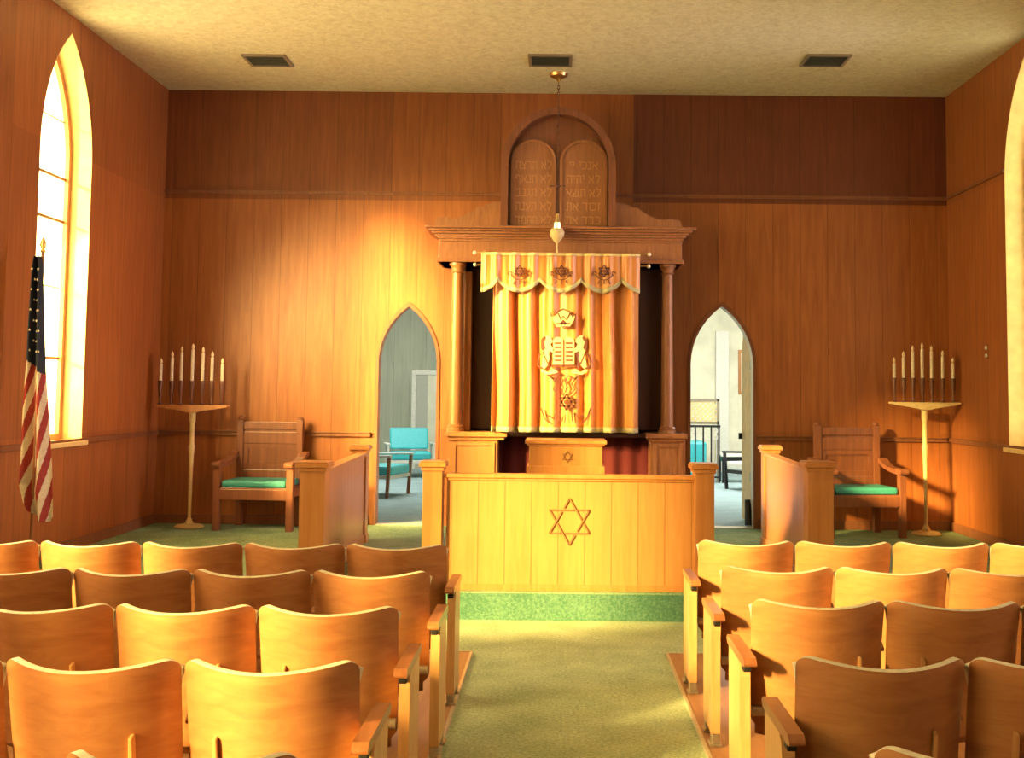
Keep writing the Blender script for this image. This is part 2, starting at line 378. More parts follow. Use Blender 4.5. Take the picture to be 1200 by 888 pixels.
ys = [YB]+[v for y0, y1 in WINS_R for v in (y1, y0)]+[YF]
for i in range(0, len(ys), 2): b.box(XR-.018, XR, ys[i+1], ys[i], ZU-.018, ZU+.018)
struct(b.build('trim_7', M['trim'], bevel=.003), 'upper moulding on the right wall')
struct(MB().box(XL, dl0-.07, YB-.02, YB, ZP, ZP+.1).box(dr1+.03, XR, YB-.02, YB, ZP, ZP+.1).build('baseboard_back', M['trim'], bevel=.004))
struct(MB().box(XL, XL+.02, YP, YB-.02, ZP, ZP+.1).box(XL, XL+.02, YF, YP, 0.018, .118).build('baseboard_left', M['trim'], bevel=.004))
struct(MB().box(XR-.02, XR, YP, YB-.02, ZP, ZP+.1).box(XR-.02, XR, YF, YP, 0.018, .118).build('baseboard_right', M['trim'], bevel=.004))

# windows
def offset_arch(y0, y1, d, z0=1.19, zs=3.75, zt=4.88): return arch(y0+d, y1-d, z0+d, zs, zt-d*1.6)
def make_window(n, y0, y1, side):
    X = XL if side < 0 else XR
    root = bpy.data.objects.new('window_%d' % n, None); C.objects.link(root); root.location = (X, (y0+y1)/2, 1.19); struct(root)
    xo = X+side*WT
    # reveal lining
    b = MB(); b.shape(arch(y0, y1, 1.19, 3.75, 4.88), [arch(y0+.006, y1-.006, 1.199, 3.75, 4.865)], YZ, min(X+side*.002, xo), max(X+side*.002, xo))
    b.build('window_reveal', M['cream'], root)
    b = MB(); b.box(X-side*.05, xo, y0-.03, y1+.03, 1.15, 1.192); b.build('window_sill', M['cream'], root, bevel=.005)
    xa, xb = xo-side*.09, xo-side*.02
    b = MB(); b.shape(offset_arch(y0, y1, .006), [offset_arch(y0, y1, .065)], YZ, min(xa, xb), max(xa, xb)); b.build('window_frame', M['oak'], root)
    b = MB(); xm = xo-side*.05
    for z in (1.95, 3.22, 3.62): b.box(xm-.012, xm+.012, y0+.06, y1-.06, z-.012, z+.012)
    for z in (2.6, 4.15): b.box(xm-.006, xm+.006, y0+.09, y1-.09, z-.005, z+.005)
    b.box(xm-.01, xm+.01, (y0+y1)/2-.01, (y0+y1)/2+.01, 1.25, 1.95)
    b.build('muntin', M['trim'], root)
    b = MB()
    a = offset_arch(y0, y1, .06); b.shape(a, [], YZ, xm-.003, xm+.003); b.build('glass_pane', M['glass'], root)
k = 1
for y0, y1 in WINS_L: make_window(k, y0, y1, -1); k += 1
for y0, y1 in WINS_R: make_window(k, y0, y1, 1); k += 1

# door casings
def door_case(n, x0, x1, zt):
    root = bpy.data.objects.new('door_%d' % n, None); C.objects.link(root); root.location = ((x0+x1)/2, YB, ZP); struct(root)
    b = MB(); o = arch(x0-.022, x1+.022, ZP, dzs, zt+.035); i = arch(x0+.012, x1-.012, ZP-.001, dzs, zt-.02)
    b.shape(o[:], [], XZ, 0, 0) if False else None
    inner = i; ring = o+list(reversed(inner))
    b.shape(ring, [], XZ, YB-.012, YB+.004)
    b.build('door_casing', M['trim'], root)
    b = MB(); ring = arch(x0, x1, ZP, dzs, zt)+list(reversed(arch(x0+.012, x1-.012, ZP, dzs, zt-.02)))
    b.shape(ring, [], XZ, YB+.002, YB+TW+.02); b.build('door_lining', M['oak'] if n == 1 else M['white'], root)
    b = MB().box(x0, x1, YB-.01, YB+TW+.01, ZP-.02, ZP+.008); b.build('threshold', M['strip'], root)
    return root
d1 = door_case(1, dl0, dl1, dzt); d2 = door_case(2, dr0, dr1, dzt2)
b = MB(); w = dr1-dr0-.03                      # open leaf, swung into the room behind
b.shape(arch(YB+TW+.03, YB+TW+.03+w, ZP+.02, dzs, dzt2-.04), [], YZ, dr1+.0, dr1+.04)
lf = b.build('door_leaf', M['cream'], d2)
for z in (.75, 2.0): MB().box(dr1-.012, dr1+.0, YB+TW+.03, YB+TW+.09, z-.05, z+.05).build('hinge', M['metal'], lf)
MB().box(dr1-.05, dr1-.01, YB+TW+w-.08, YB+TW+w-.03, 1.15, 1.22).build('door_handle', M['black'], lf)
MB().tube([(dr1-.03, YB+TW+.02, ZP+.02), (dr1-.05, YB+TW+.02, ZP+.3)], [.05, .03]).build('door_stop', M['black'], d2)

# ------------------------------------------------------------------ front rail with star
def star_bars(b, c, R, w, d0, d1, f=XZ, gap=True, n=1, mi=0, lw=1.0):
    for t in (0, 1):
        P = [(c[0]+R*math.cos(PI/2+PI*t+2*PI*k/3), c[1]+R*lw*math.sin(PI/2+PI*t+2*PI*k/3)) for k in range(3)]
        for k in range(3):
            a, e = Vector(P[k]), Vector(P[(k+1) % 3]); d = (e-a); nn = Vector((-d.y, d.x)).normalized()*w/2
            segs = [(0.0, 1.0)] if not gap else [(0.0, .28), (.385, 1.0)]
            for s0, s1 in segs:
                p, q = a+d*s0, a+d*s1
                b.shape([(p+nn)[:], (q+nn)[:], (q-nn)[:], (p-nn)[:]], [], f, d0, d1, mi)
def post(name, label, cx, y0, w, dep, ztop, zbot, mat, group=None):
    t = thing(name, label, 'post', (cx, y0+dep/2, zbot), 0, group)
    MB().box(cx-w/2, cx+w/2, y0, y0+dep, zbot, ztop-.06).build('shaft', mat, t, bevel=.004)
    MB().box(cx-w/2-.012, cx+w/2+.012, y0-.012, y0+dep+.012, ztop-.075, ztop-.045).box(cx-w/2-.028, cx+w/2+.028, y0-.028, y0+dep+.028, ztop-.045, ztop-.012).box(cx-w/2-.018, cx+w/2+.018, y0-.018, y0+dep+.018, ztop-.012, ztop).build('cap', mat, t, bevel=.005)
    MB().box(cx-w/2-.012, cx+w/2+.012, y0-.01, y0+dep+.012, zbot, zbot+.08).build('base_moulding', mat, t, bevel=.004)
    return t
zt = at(506, 540, 8.6).z
pl, pr = at(506, 600, 8.6).x, at(826, 600, 8.6).x
pwL = at(518, 600, 8.6).x-at(495, 600, 8.6).x
post('rail_post', 'square golden post with moulded cap at left end of the star-fronted rail', pl, 8.61, pwL, .17, zt, ZP, M['oak'])
post('rail_post', 'square golden post with moulded cap at right end of the star-fronted rail', pr, 8.61, pwL, .17, zt, ZP, M['oak'])
fx0, fx1 = pl+pwL/2+.03, pr-pwL/2
ft = at(660, 556, 8.66).z
t = thing('front_rail', 'low golden board rail with large carved six-pointed star facing the aisle', 'railing', ((fx0+fx1)/2, 8.7, ZP))
MB().box(fx0, fx1, 8.665, 8.73, ZP, ft-.03).build('board_panel', M['oak_rail'], t, bevel=.003)
MB().box(fx0-.015, fx1+.0, 8.64, 8.76, ft-.03, ft).box(fx0, fx1, 8.652, 8.745, ft-.05, ft-.03).build('cap_rail', M['oak'], t, bevel=.005)
MB().box(fx0, fx1, 8.652, 8.665, ZP, ZP+.045).build('base_moulding', M['oak'], t, bevel=.003)
sc = at(667, 611, 8.665); b = MB(); star_bars(b, (sc.x, sc.z), .172, .012, 8.655, 8.67)
so = b.build('star_emblem', M['star'], t); so['label'] = 'six-pointed star with groove shade in its dark colour'
# wings
def wing(sx, near_px, far_px, side_word):
    zt = at(365 if sx < 0 else 963, 540, 8.75).z
    nx = at(near_px, 600, 8.66).x; fx = at(far_px, 560, 11.25).x
    post('wing_post', 'tall square capped post at the near end of the %s side rail' % side_word, nx, 8.66, .19, .18, zt, ZP, M['oak'])
    post('wing_post', 'square capped post at the far end of the %s side rail by the doorway' % side_word, fx, 11.2, .15, .15, zt, ZP, M['oak'])
    t = thing('side_rail', 'golden board rail running back from the %s near post to the doorway' % side_word, 'railing', ((nx+fx)/2, 10, ZP))
    a0, a1 = 8.85, 11.19; z1 = zt-.07
    def pan(b, w, za, zb):
        x0 = nx - sx*.03; x1 = fx - sx*.03
        b.add([(x0-w, a0, za), (x0+w, a0, za), (x1+w, a1, za), (x1-w, a1, za), (x0-w, a0, zb), (x0+w, a0, zb), (x1+w, a1, zb), (x1-w, a1, zb)],
              [(0,3,2,1),(4,5,6,7),(0,1,5,4),(1,2,6,5),(2,3,7,6),(3,0,4,7)])
        return b
    pan(MB(), .03, ZP, z1-.03).build('board_panel', M['oak_wing'], t)
    pan(MB(), .05, z1-.03, z1).build('cap_rail', M['oak'], t, bevel=.004)
    pan(MB(), .042, ZP, ZP+.08).build('base_moulding', M['oak'], t, bevel=.004)
wing(-1, 365, 421, 'left'); wing(1, 962, 903, 'right')

# ------------------------------------------------------------------ lectern
ly = 9.6; l0, l1 = at(620, 530, ly).x, at(706, 530, ly).x; lz = at(663, 516, ly).z; lc = (l0+l1)/2
t = thing('lectern', 'pale golden reading desk with small carved star standing behind the front rail', 'lectern', (lc, ly+.22, ZP))
MB().box(l0, l1, ly, ly+.45, ZP, lz-.03).build('body', M['oak'], t, bevel=.004)
MB().box(l0-.035, l1+.035, ly-.035, ly+.49, lz-.03, lz).box(l0-.018, l1+.018, ly-.018, ly+.47, lz-.045, lz-.03).build('desk_top', M['oak'], t, bevel=.005)
zz = at(663, 546, ly).z
MB().box(l0-.02, l1+.02, ly-.02, ly+.46, zz-.07, zz).build('lower_moulding', M['oak'], t, bevel=.006)
sc = at(665, 535, ly); b = MB(); star_bars(b, (sc.x, sc.z), .048, .006, ly-.006, ly+.004, gap=False); b.build('star_emblem', M['star'], t)

# ------------------------------------------------------------------ ark
AY = 12.10
def X(px, py, Y=AY): return at(px, py, Y).x
def Z(px, py, Y=AY): return at(px, py, Y).z
ac = (X(525, 300)+X(788, 300))/2
ark = thing('torah_ark', 'tall wooden ark with round columns, heavy cornice and arched tablets against back wall', 'ark', (ac, 12.4, ZP))
zc_top = Z(655, 265, 11.9); zc_bot = Z(655, 283, 12.0); zf_bot = Z(655, 308, 12.04); zp_top = Z(560, 506, 11.98)
hx0, hx1 = X(500, 270, 11.9), X(809, 270, 11.9)
fr0, fr1 = X(514, 295, 12.04), X(799, 295, 12.04)
b = MB()
b.box(fr0, fr1, 12.04, YB, zf_bot, zc_bot)
b.box(fr0-.02, fr1+.02, 12.02, YB, zf_bot, zf_bot+.04)
b.build('frieze', M['walnut'], ark, bevel=.006)
b = MB(); n = 6; w0 = .02
for i in range(n):
    k = i/(n-1); e = (1-(1-k)**2)**.5 if k < 1 else 1
    z0 = zc_bot+(zc_top-zc_bot)*i/n; z1 = zc_bot+(zc_top-zc_bot)*(i+1)/n
    d = .14*(k**1.4)
    b.box(fr0-d*.98+.0, fr1+d*.98, 12.03-d, YB, z0, z1)
b.build('cornice', M['walnut'], ark, bevel=.006)
# pedestals
for s, (q0, q1, c0, c1) in enumerate(((526, 583, 521, 594), (762, 803, 757, 806))):
    a0, a1 = X(q0, 530, 12.0), X(q1, 530, 12.0); e0, e1 = X(c0, 512, 11.95), X(c1, 512, 11.95)
    pd = MB().box(a0, a1, 12.0, YB, ZP, zp_top-.06).build('pedestal', M['oak'] if s == 0 else M['walnut'], ark, bevel=.004)  # lit left side and shaded right side put into the wood colours
    if s == 0: pd['label'] = 'pedestal with framed panel, golden in its lit tone'
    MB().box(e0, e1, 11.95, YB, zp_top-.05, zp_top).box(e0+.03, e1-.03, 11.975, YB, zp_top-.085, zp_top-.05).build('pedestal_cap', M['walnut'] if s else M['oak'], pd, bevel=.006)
    zlo = ZP+.25; zhi = zp_top-.14; b = MB()
    b.shape([(a0+.03, zlo-.03), (a1-.03, zlo-.03), (a1-.03, zhi+.03), (a0+.03, zhi+.03)], [[(a0+.07, zlo), (a1-.07, zlo), (a1-.07, zhi), (a0+.07, zhi)]], XZ, 11.985, 12.004)
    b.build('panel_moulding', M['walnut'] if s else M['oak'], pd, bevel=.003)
# columns
def column(cx, cy, r, z0, z1, mat, name='column'):
    H = z1-z0
    p = [(r*1.5, 0), (r*1.5, .03), (r*1.35, .035), (r*1.4, .055), (r*1.1, .07), (r*1.05, .1), (r*1.02, H*.4), (r*.92, H-.14), (r*.92, H-.11), (r*1.15, H-.10), (r*1.0, H-.085), (r*1.0, H-.06), (r*1.3, H-.03), (r*1.42, H-.028), (r*1.42, H)]
    return MB().lathe(p, (cx, cy, z0), 28).build(name, mat, ark, smooth=True)
column(X(535, 410, 12.14), 12.14, .062, zp_top, zf_bot, M['oak']); column(X(782, 410, 12.14), 12.14, .062, zp_top, zf_bot, M['walnut'])  # left column coloured as sunlit, right column as shaded
# inner pilasters on the niche
px0 = X(549, 410, 12.3)
MB().box(px0-.045, px0+.03, 12.25, 12.4, zp_top, zf_bot-.08).build('pilaster', M['oak'], ark, bevel=.004)
# niche
n0, n1 = X(556, 410, 12.5), X(785, 410, 12.5)
MB().box(n0-.2, n1+.05, 12.6, 12.67, ZP, zf_bot).build('back_board', M['dark'], ark)
for q_ in ((n0-.12, n0-.09), (n1-.02, n1+.02)): MB().box(q_[0], q_[1], 12.3, 12.6, zp_top, zf_bot).build('niche_side', M['dark'], ark)
dk = [X(590, 400, 12.45), X(738, 400, 12.45)]
MB().box(X(549, 400, 12.45), (dk[0]+dk[1])/2-.003, 12.42, 12.46, zp_top+.02, zf_bot-.02).box((dk[0]+dk[1])/2+.003, X(780, 400, 12.45), 12.42, 12.46, zp_top+.02, zf_bot-.02).build('inner_door', M['dark'], ark, bevel=.004)
MB().box(X(583, 510, 12.2), X(770, 510, 12.2), 12.12, 12.6, zp_top-.05, zp_top-.01).build('niche_shelf', M['dark'], ark)
# velvet cloth under the shelf
b = MB(); nx = 60; v = []; u0, u1 = X(584, 530, 12.3), X(768, 530, 12.3)
for j, z in enumerate((ZP+.02, zp_top-.05)):
    for i in range(nx+1):
        k = i/nx; v.append((u0+(u1-u0)*k, 12.30+.018*math.sin(k*58)+.01*math.sin(k*23+1), z))
b.add(v, [(i, i+1, nx+2+i, nx+1+i) for i in range(nx)])
o = b.build('velvet_hanging', M['red'], ark, smooth=True); o['label'] = 'dark red velvet hanging below the niche'
sm = o.modifiers.new('s', 'SOLIDIFY'); sm.thickness = .006
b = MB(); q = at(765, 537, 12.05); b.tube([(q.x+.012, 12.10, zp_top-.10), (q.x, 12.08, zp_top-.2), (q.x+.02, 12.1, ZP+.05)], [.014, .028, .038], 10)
o = b.build('velvet_fold', M['redlit'], ark, smooth=True); o['label'] = 'red velvet fold coloured as lit beside the right pedestal'
# pediment scrolls
def scroll(sx, c, half, zb, h, hmid):
    pts = [(0, 0)]; P = [(0, 0), (.0, .10), (.035, .34), (.06, .40), (.10, .36), (.16, .42), (.26, .35), (.36, .38), (.46, .50), (.56, .66), (.62, .78), (.66, .82), (.70, .80), (.76, .92), (.84, .97), (.90, 1.0), (1.0, 1.0), (1.0, 0)]
    return [(c+sx*half*(1-k*1.0), zb+h*z) for k, z in P]
b = MB(); xa, xm0, xm1, xb = X(508, 262, 12.1), X(590, 240, 12.1), X(718, 240, 12.1), X(800, 262, 12.1)
hh = Z(588, 236, 12.1)-zc_top
for s, (o_, i_) in enumerate(((xa, xm0), (xb, xm1))):
    P = [(0, 0), (.0, .10), (.035, .34), (.06, .42), (.10, .38), (.16, .44), (.26, .37), (.36, .40), (.46, .52), (.56, .66), (.62, .80), (.66, .84), (.70, .80), (.76, .92), (.84, .97), (.90, 1.0), (1.05, 1.0), (1.05, 0)]
    bb = MB().shape([(o_+(i_-o_)*k, zc_top+hh*z) for k, z in P], [], XZ, 12.12, 12.20)
    bb.build('pediment_scroll', M['walnut'], ark, bevel=.004)
# arched tablet board
t0, t1 = X(587, 250, 12.1), X(721, 250, 12.1); zt_ = Z(652, 128, 12.1); zs_ = Z(652, 196, 12.1)
MB().shape(round_arch(t0+.01, t1-.01, zc_top, zs_, zt_-.01), [], XZ, 12.14, 12.20).build('tablet_board', M['bench'], ark)
b = MB(); ring = round_arch(t0, t1, zc_top, zs_, zt_)+list(reversed(round_arch(t0+.075, t1-.075, zc_top, zs_, zt_-.075)))
b.shape(ring, [], XZ, 12.0, 12.21); b.build('arch_frame', M['bench'], ark, bevel=.008)
HEB = [['אנכי יי', 'לא יהיה', 'לא תשא', 'זכור את', 'כבד את'], ['לא תרצח', 'לא תנאף', 'לא תגנב', 'לא תענה', 'לא תחמד']]
for s, (p0, p1) in enumerate(((601, 649), (658, 709))):
    a0, a1 = X(p0, 230, 12.12), X(p1, 230, 12.12); zz = Z(625, 166, 12.12); zs2 = Z(625, 190, 12.12)
    tb = MB().shape(round_arch(a0, a1, zc_top+.05, zs2, zz), [], XZ, 12.115, 12.14).build('tablet', M['walnut'], ark, bevel=.005)
    b = MB(); ring = round_arch(a0-.02, a1+.02, zc_top+.03, zs2, zz+.02)+list(reversed(round_arch(a0+.005, a1-.005, zc_top+.03, zs2, zz-.005)))
    b.shape(ring, [], XZ, 12.095, 12.14); b.box(a0-.02, a1+.02, 12.095, 12.14, zc_top+.02, zc_top+.045)
    b.build('tablet_border', M['walnut'], tb, bevel=.004)
    b = MB(); rows = HEB[1] if s == 0 else HEB[0]
    for r, txt in enumerate(rows):
        vs, fs = text_mesh(txt, .074)
        if not vs: continue
        xs = [q[0] for q in vs]; wd = max(xs)-min(xs); sc_ = min(1.0, (a1-a0-.05)/wd)
        zz_ = zs2+.01-r*.148-.08; cxx = (a0+a1)/2-(max(xs)+min(xs))/2*sc_
        b.add([(cxx+q[0]*sc_, 12.113 if q[2] < 0 else 12.1155, zz_+q[1]) for q in vs], fs)
    b.build('lettering', M['glyph'], tb)

# ------------------------------------------------------------------ ark curtain
CYp = 11.90
cu0, cu1 = X(577, 420, CYp), X(748, 420, CYp); cz1 = Z(660, 300, CYp); cz0 = Z(660, 503, CYp)
def cfold(x):
    k = (x-cu0)/(cu1-cu0); r = abs(k-.5)*2
    a = .022+.034*min(1, max(0, (r-.14)*2.4))
    return a*(math.sin(k*2*PI*7.0+.6*math.sin(k*9))+.45*math.sin(k*2*PI*13+1.3))
def cy(x, z):
    t = (z-cz0)/(cz1-cz0); return CYp+cfold(x+.01*math.sin(z*3))*(1.1-.25*t)
cur = thing('ark_curtain', 'long gold satin curtain embroidered with lions, crown and tablets hanging before ark', 'curtain', ((cu0+cu1)/2, CYp, cz0))
def sheet(name, f, nx, nz, mat, parent, th=.006):
    b = MB(); v = [f(i/nx, j/nz) for j in range(nz+1) for i in range(nx+1)]
    b.add(v, [(j*(nx+1)+i, j*(nx+1)+i+1, (j+1)*(nx+1)+i+1, (j+1)*(nx+1)+i) for j in range(nz) for i in range(nx)])
    o = b.build(name, mat, parent, smooth=True); s_ = o.modifiers.new('s', 'SOLIDIFY'); s_.thickness = th; s_.offset = 0
    return o
cw = cu1-cu0; tl = X(575, 350, CYp); tr = X(746, 350, CYp)
def cx_at(k, t): return cu0+cw*k + (1-t)*(-.0)+(.015*math.sin(k*3)*t)
sheet('drape', lambda k, t: (cx_at(k, t), cy(cx_at(k, t), cz0+(cz1-cz0)*t), cz0+(cz1-cz0)*t), 220, 40, M['satin'], cur)
sheet('bottom_fringe', lambda k, t: (cx_at(k, 0), cy(cx_at(k, 0), cz0)-.004, cz0-.03+.055*t), 220, 2, M['fringe'], cur, .012)
def emb(name, polys, mat, parent, surf, off=.012, th=.006):
    """embroidered patch: filled outlines laid on the folded cloth"""
    b = MB()
    for p in polys:
        q = []
        for i in range(len(p)):             # subdivide edges
            a, e = Vector(p[i]), Vector(p[(i+1) % len(p)]); n = max(1, int((e-a).length/.02))
            q += [(a+(e-a)*j/n)[:] for j in range(n)]
        b.shape(q, [], lambda u, v, t: (u, surf(u, v)-off-t, v), -th/2, th/2)
    return b.build(name, mat, parent)
def strip(pts, w):
    pts = [Vector(p) for p in pts]; L, R = [], []
    for i, p in enumerate(pts):
        d = (pts[min(i+1, len(pts)-1)]-pts[max(i-1, 0)]).normalized(); n = Vector((-d.y, d.x))*w/2
        L.append((p+n)[:]); R.append((p-n)[:])
    return L+R[::-1]
def arc(c, r, a0, a1, n=10, ry=None): 
    ry = ry or r
    return [(c[0]+r*math.cos(math.radians(a0+(a1-a0)*k/n)), c[1]+ry*math.sin(math.radians(a0+(a1-a0)*k/n))) for k in range(n+1)]
def P(px, py): q = at(px, py, CYp-.05); return (q.x, q.z)
# crown
crown = [P(645,366), P(649,371), P(654,365), P(660,362), P(667,365), P(671,371), P(675,367), P(673,376), P(668,383), P(652,383), P(648,376)]
smooth_surf = lambda u, v: CYp-.045
emb('crown_emblem', [crown], M['pale_thread'], cur, smooth_surf)
emb('crown_outline', [strip(crown+[crown[0]], 0.0139), strip([P(652,379), P(668,379)], 0.0124), strip([P(654,367), P(657,374), P(660,370), P(664,375), P(668,367)], 0.0139), strip([P(657,380), P(660,376), P(663,380)], 0.0310)], M['thread'], cur, smooth_surf, .017)
# tablets held by lions
tb_l = [P(648,427), P(648,400)]+[P(648+6*(1-math.cos(PI*k/8))/1.0, 400-5*math.sin(PI*k/8)) for k in range(9)]+[P(660,427)]
tb_r = [P(661,427), P(661,400)]+[P(661+6*(1-math.cos(PI*k/8)), 400-5*math.sin(PI*k/8)) for k in range(9)]+[P(673,427)]
emb('tablet_emblem', [tb_l, tb_r], M['pale_thread'], cur, smooth_surf)
emb('tablet_lines', [strip([P(x0, y), P(x0+8, y)], 0.0170) for x0 in (650, 663) for y in (402, 407, 412, 417, 422)]+[strip([P(660.5,398), P(660.5,427)], 0.0124), strip([P(646.5,428.5), P(674.5,428.5)], 0.0186)], M['thread'], cur, smooth_surf, .017)
lion = [(644,420),(641,429),(636,433),(642,436),(648,432),(654,436),(648,438),(640,439),(634,435),(635,425),(637,415),(635,408),(634,399),(637,394),(642,393),(646,396),(648,400),(645,403),(647,407),(650,410),(648,413),(644,411),(643,415)]
mane = [(634,408),(634,398),(638,393),(640,396),(637,401),(639,408),(636,411)]
tail = [(636,432),(630,428),(631,420),(633,414)]
fl_ = lambda L: [(2*661-x-.0, y) for x, y in L]
emb('lion_emblem', [[P(*q) for q in lion]], M['pale_thread'], cur, smooth_surf)
emb('lion_emblem', [[P(*q) for q in fl_(lion)][::-1]], M['pale_thread'], cur, smooth_surf)
emb('lion_mane', [[P(*q) for q in mane], [P(*q) for q in fl_(mane)][::-1], strip([P(*q) for q in tail], 0.0186), strip([P(*q) for q in fl_(tail)], 0.0186), strip([P(636,412), P(640,422), P(644,430)], 0.0109), strip([P(*q) for q in fl_([(636,412), (640,422), (644,430)])], 0.0109)], M['thread'], cur, smooth_surf, .017)
# flourishes and lower star
fz = [strip([P(*q) for q in L], 0.0139) for L in ([(640,438),(648,444),(656,440),(660,446)], [(682,438),(674,444),(666,440),(662,446)], [(646,441),(652,450),(648,456),(654,462)], [(676,441),(670,450),(674,456),(668,462)], [(660,446),(657,454),(661,462),(665,454),(662,446)], [(652,484),(648,490),(641,486)], [(674,484),(678,490),(684,486)], [(656,482),(655,494)], [(670,482),(671,494)], [(634,478),(638,490),(644,496)], [(692,478),(688,490),(682,496)])]
emb('flourish', fz, M['thread'], cur, smooth_surf, .004)
b = MB(); q = P(664, 471); star_bars(b, q, .085, .018, CYp-.065, CYp-.058, gap=False); b.build('star_emblem', M['thread'], cur)
emb('star_heart', [[P(664+3.2*math.cos(a*PI/5), 471+3.2*math.sin(a*PI/5)) for a in range(10)]], M['thread'], cur, smooth_surf)
# valance
VY = 11.83
v0, v1 = X(564, 320, VY), X(750, 320, VY); vz1 = Z(657, 297, VY); 
def vdrop(k):       # scallops: five, wide in the middle
    e = [-.12, .105, .37, .63, .89, 1.12]
    for i in range(5):
        if e[i] <= k <= e[i+1]:
            s = (k-e[i])/(e[i+1]-e[i]); return .265+.115*(math.sin(PI*s)**.8)
    return .3
def vy(x):
    k = (x-v0)/(v1-v0); return VY+.016*math.sin(k*2*PI*8.3)+.008*math.sin(k*2*PI*17+1)
val = thing('ark_valance', 'short scalloped gold valance with three star emblems above the long satin curtain', 'valance', ((v0+v1)/2, VY, vz1))
sheet('scalloped_cloth', lambda k, t: (v0+(v1-v0)*k, vy(v0+(v1-v0)*k), vz1-vdrop(k)*(1-t)), 200, 10, M['satin'], val)
sheet('scallop_fringe', lambda k, t: (v0+(v1-v0)*k, vy(v0+(v1-v0)*k)-.004, vz1-vdrop(k)-.03+.05*t), 200, 2, M['fringe'], val, .012)
sheet('heading_tape', lambda k, t: (v0+(v1-v0)*k, vy(v0+(v1-v0)*k)-.006, vz1-.025+.03*t), 200, 2, M['pale_thread'], val, .01)
sheet('side_tape', lambda k, t: (v0+.05*k, vy(v0+.05*k)-.006, vz1-.33*(1-t)), 6, 6, M['pale_thread'], val, .008)
for px in (609, 658, 708):
    q = at(px, 320, VY-.03); b = MB(); star_bars(b, (q.x, q.z+.02), .062, .013, VY-.04, VY-.034, gap=False)
    f2 = lambda u, v, t: (u, VY-.037-t, v)
    b.shape([(q.x+.02*math.cos(a*PI/5), q.z+.02+.02*math.sin(a*PI/5)) for a in range(10)], [], f2, -.003, .003)
    b.shape(strip(arc((q.x, q.z+.03), .10, 205, 335, 12), .010), [], f2, -.003, .003)
    for dx in (-.05, 0, .05): b.shape(strip([(q.x+dx*.9, q.z-.075), (q.x+dx*1.3, q.z-.115)], .011), [], f2, -.003, .003)
    for sx in (-1, 1): b.shape(strip(arc((q.x+sx*.10, q.z-.005), .02, 0, 270, 8), .01), [], f2, -.003, .003)
    b.build('star_emblem', M['thread'], val)
rod = thing('curtain_rod', 'thin brass rod with round finials carrying the gold curtain and valance', 'curtain rod', ((v0+v1)/2, 11.95, vz1))
e0, e1 = X(557, 293, 11.95), X(760, 293, 11.95)
for name, zz, y_ in (('upper_rod', Z(557, 296, 11.86), 11.86), ('lower_rod', Z(557, 310, 11.95), 11.95)):
    r_ = MB().tube([(e0, y_, zz), (e1, y_, zz)], .009).build(name, M['brass'], rod, smooth=True)
    for x_ in (e0, e1): MB().ball((x_, y_, zz), .022).build('finial', M['candle'], r_, smooth=True)
for x_ in (e0+.1, e1-.1): MB().box(x_-.01, x_+.01, 11.85, 12.05, Z(557, 303, 11.95)-.01, Z(557, 296, 11.86)+.02).build('bracket', M['brass'], rod)

# ------------------------------------------------------------------ eternal light
q = at(653, 262, 11.87); qx = q.x; zl = Z(652, 272, 11.87)
el = thing('hanging_lamp', 'small brass lamp with lit candle glass hanging on a chain before the tablets', 'lamp', (qx, 11.87, ZC))
MB().lathe([(.01, -.09), (.03, -.06), (.05, -.05), (.09, -.03), (.10, 0)], (qx, 11.87, ZC), 20).build('ceiling_rose', M['brass'], el, smooth=True)
b = MB(); z = ZC-.09; k = 0
while z > zl+.2:
    r = .022; a = (0 if k % 2 else PI/2)
    pts = [(qx+r*.55*math.cos(t*PI/5)*math.cos(a), 11.87+r*.55*math.cos(t*PI/5)*math.sin(a), z-r+r*math.sin(t*PI/5)) for t in range(11)]
    b.tube(pts, .0042, 5); z -= r*1.55; k += 1
b.build('chain', M['holder'], el, smooth=True)
zc_ = Z(652, 218, 11.87)
MB().tube([(qx-.07, 11.87, zc_), (qx+.07, 11.87, zc_)], .006).ball((qx, 11.87, zc_), .022).ball((qx-.07, 11.87, zc_), .011).ball((qx+.07, 11.87, zc_), .011).build('crossbar', M['holder'], el, smooth=True)
MB().lathe([(.004, .20), (.02, .19), (.022, .13), (.03, .11), (.03, .10)], (qx, 11.87, zl), 16).build('lamp_cap', M['brass'], el, smooth=True)
for a in range(3):
    x_, y_ = .055*math.cos(a*2.094+.5), .055*math.sin(a*2.094+.5)
    MB().tube([(qx+x_*.4, 11.87+y_*.4, zl+.14), (qx+x_, 11.87+y_, zl+.02)], .004, 6).build('arm_rod', M['brass'], el)
MB().lathe([(.008, -.22), (.014, -.2), (.008, -.17), (.01, -.12), (.04, -.085), (.072, -.04), (.078, 0), (.06, .03), (.062, .035)], (qx, 11.87, zl), 20).build('lamp_bowl', M['gilt'], el, smooth=True)
MB().lathe([(.03, .02), (.034, .05), (.03, .10), (.02, .105)], (qx, 11.87, zl), 16).build('lamp_glass', M['flame'], el, smooth=True)

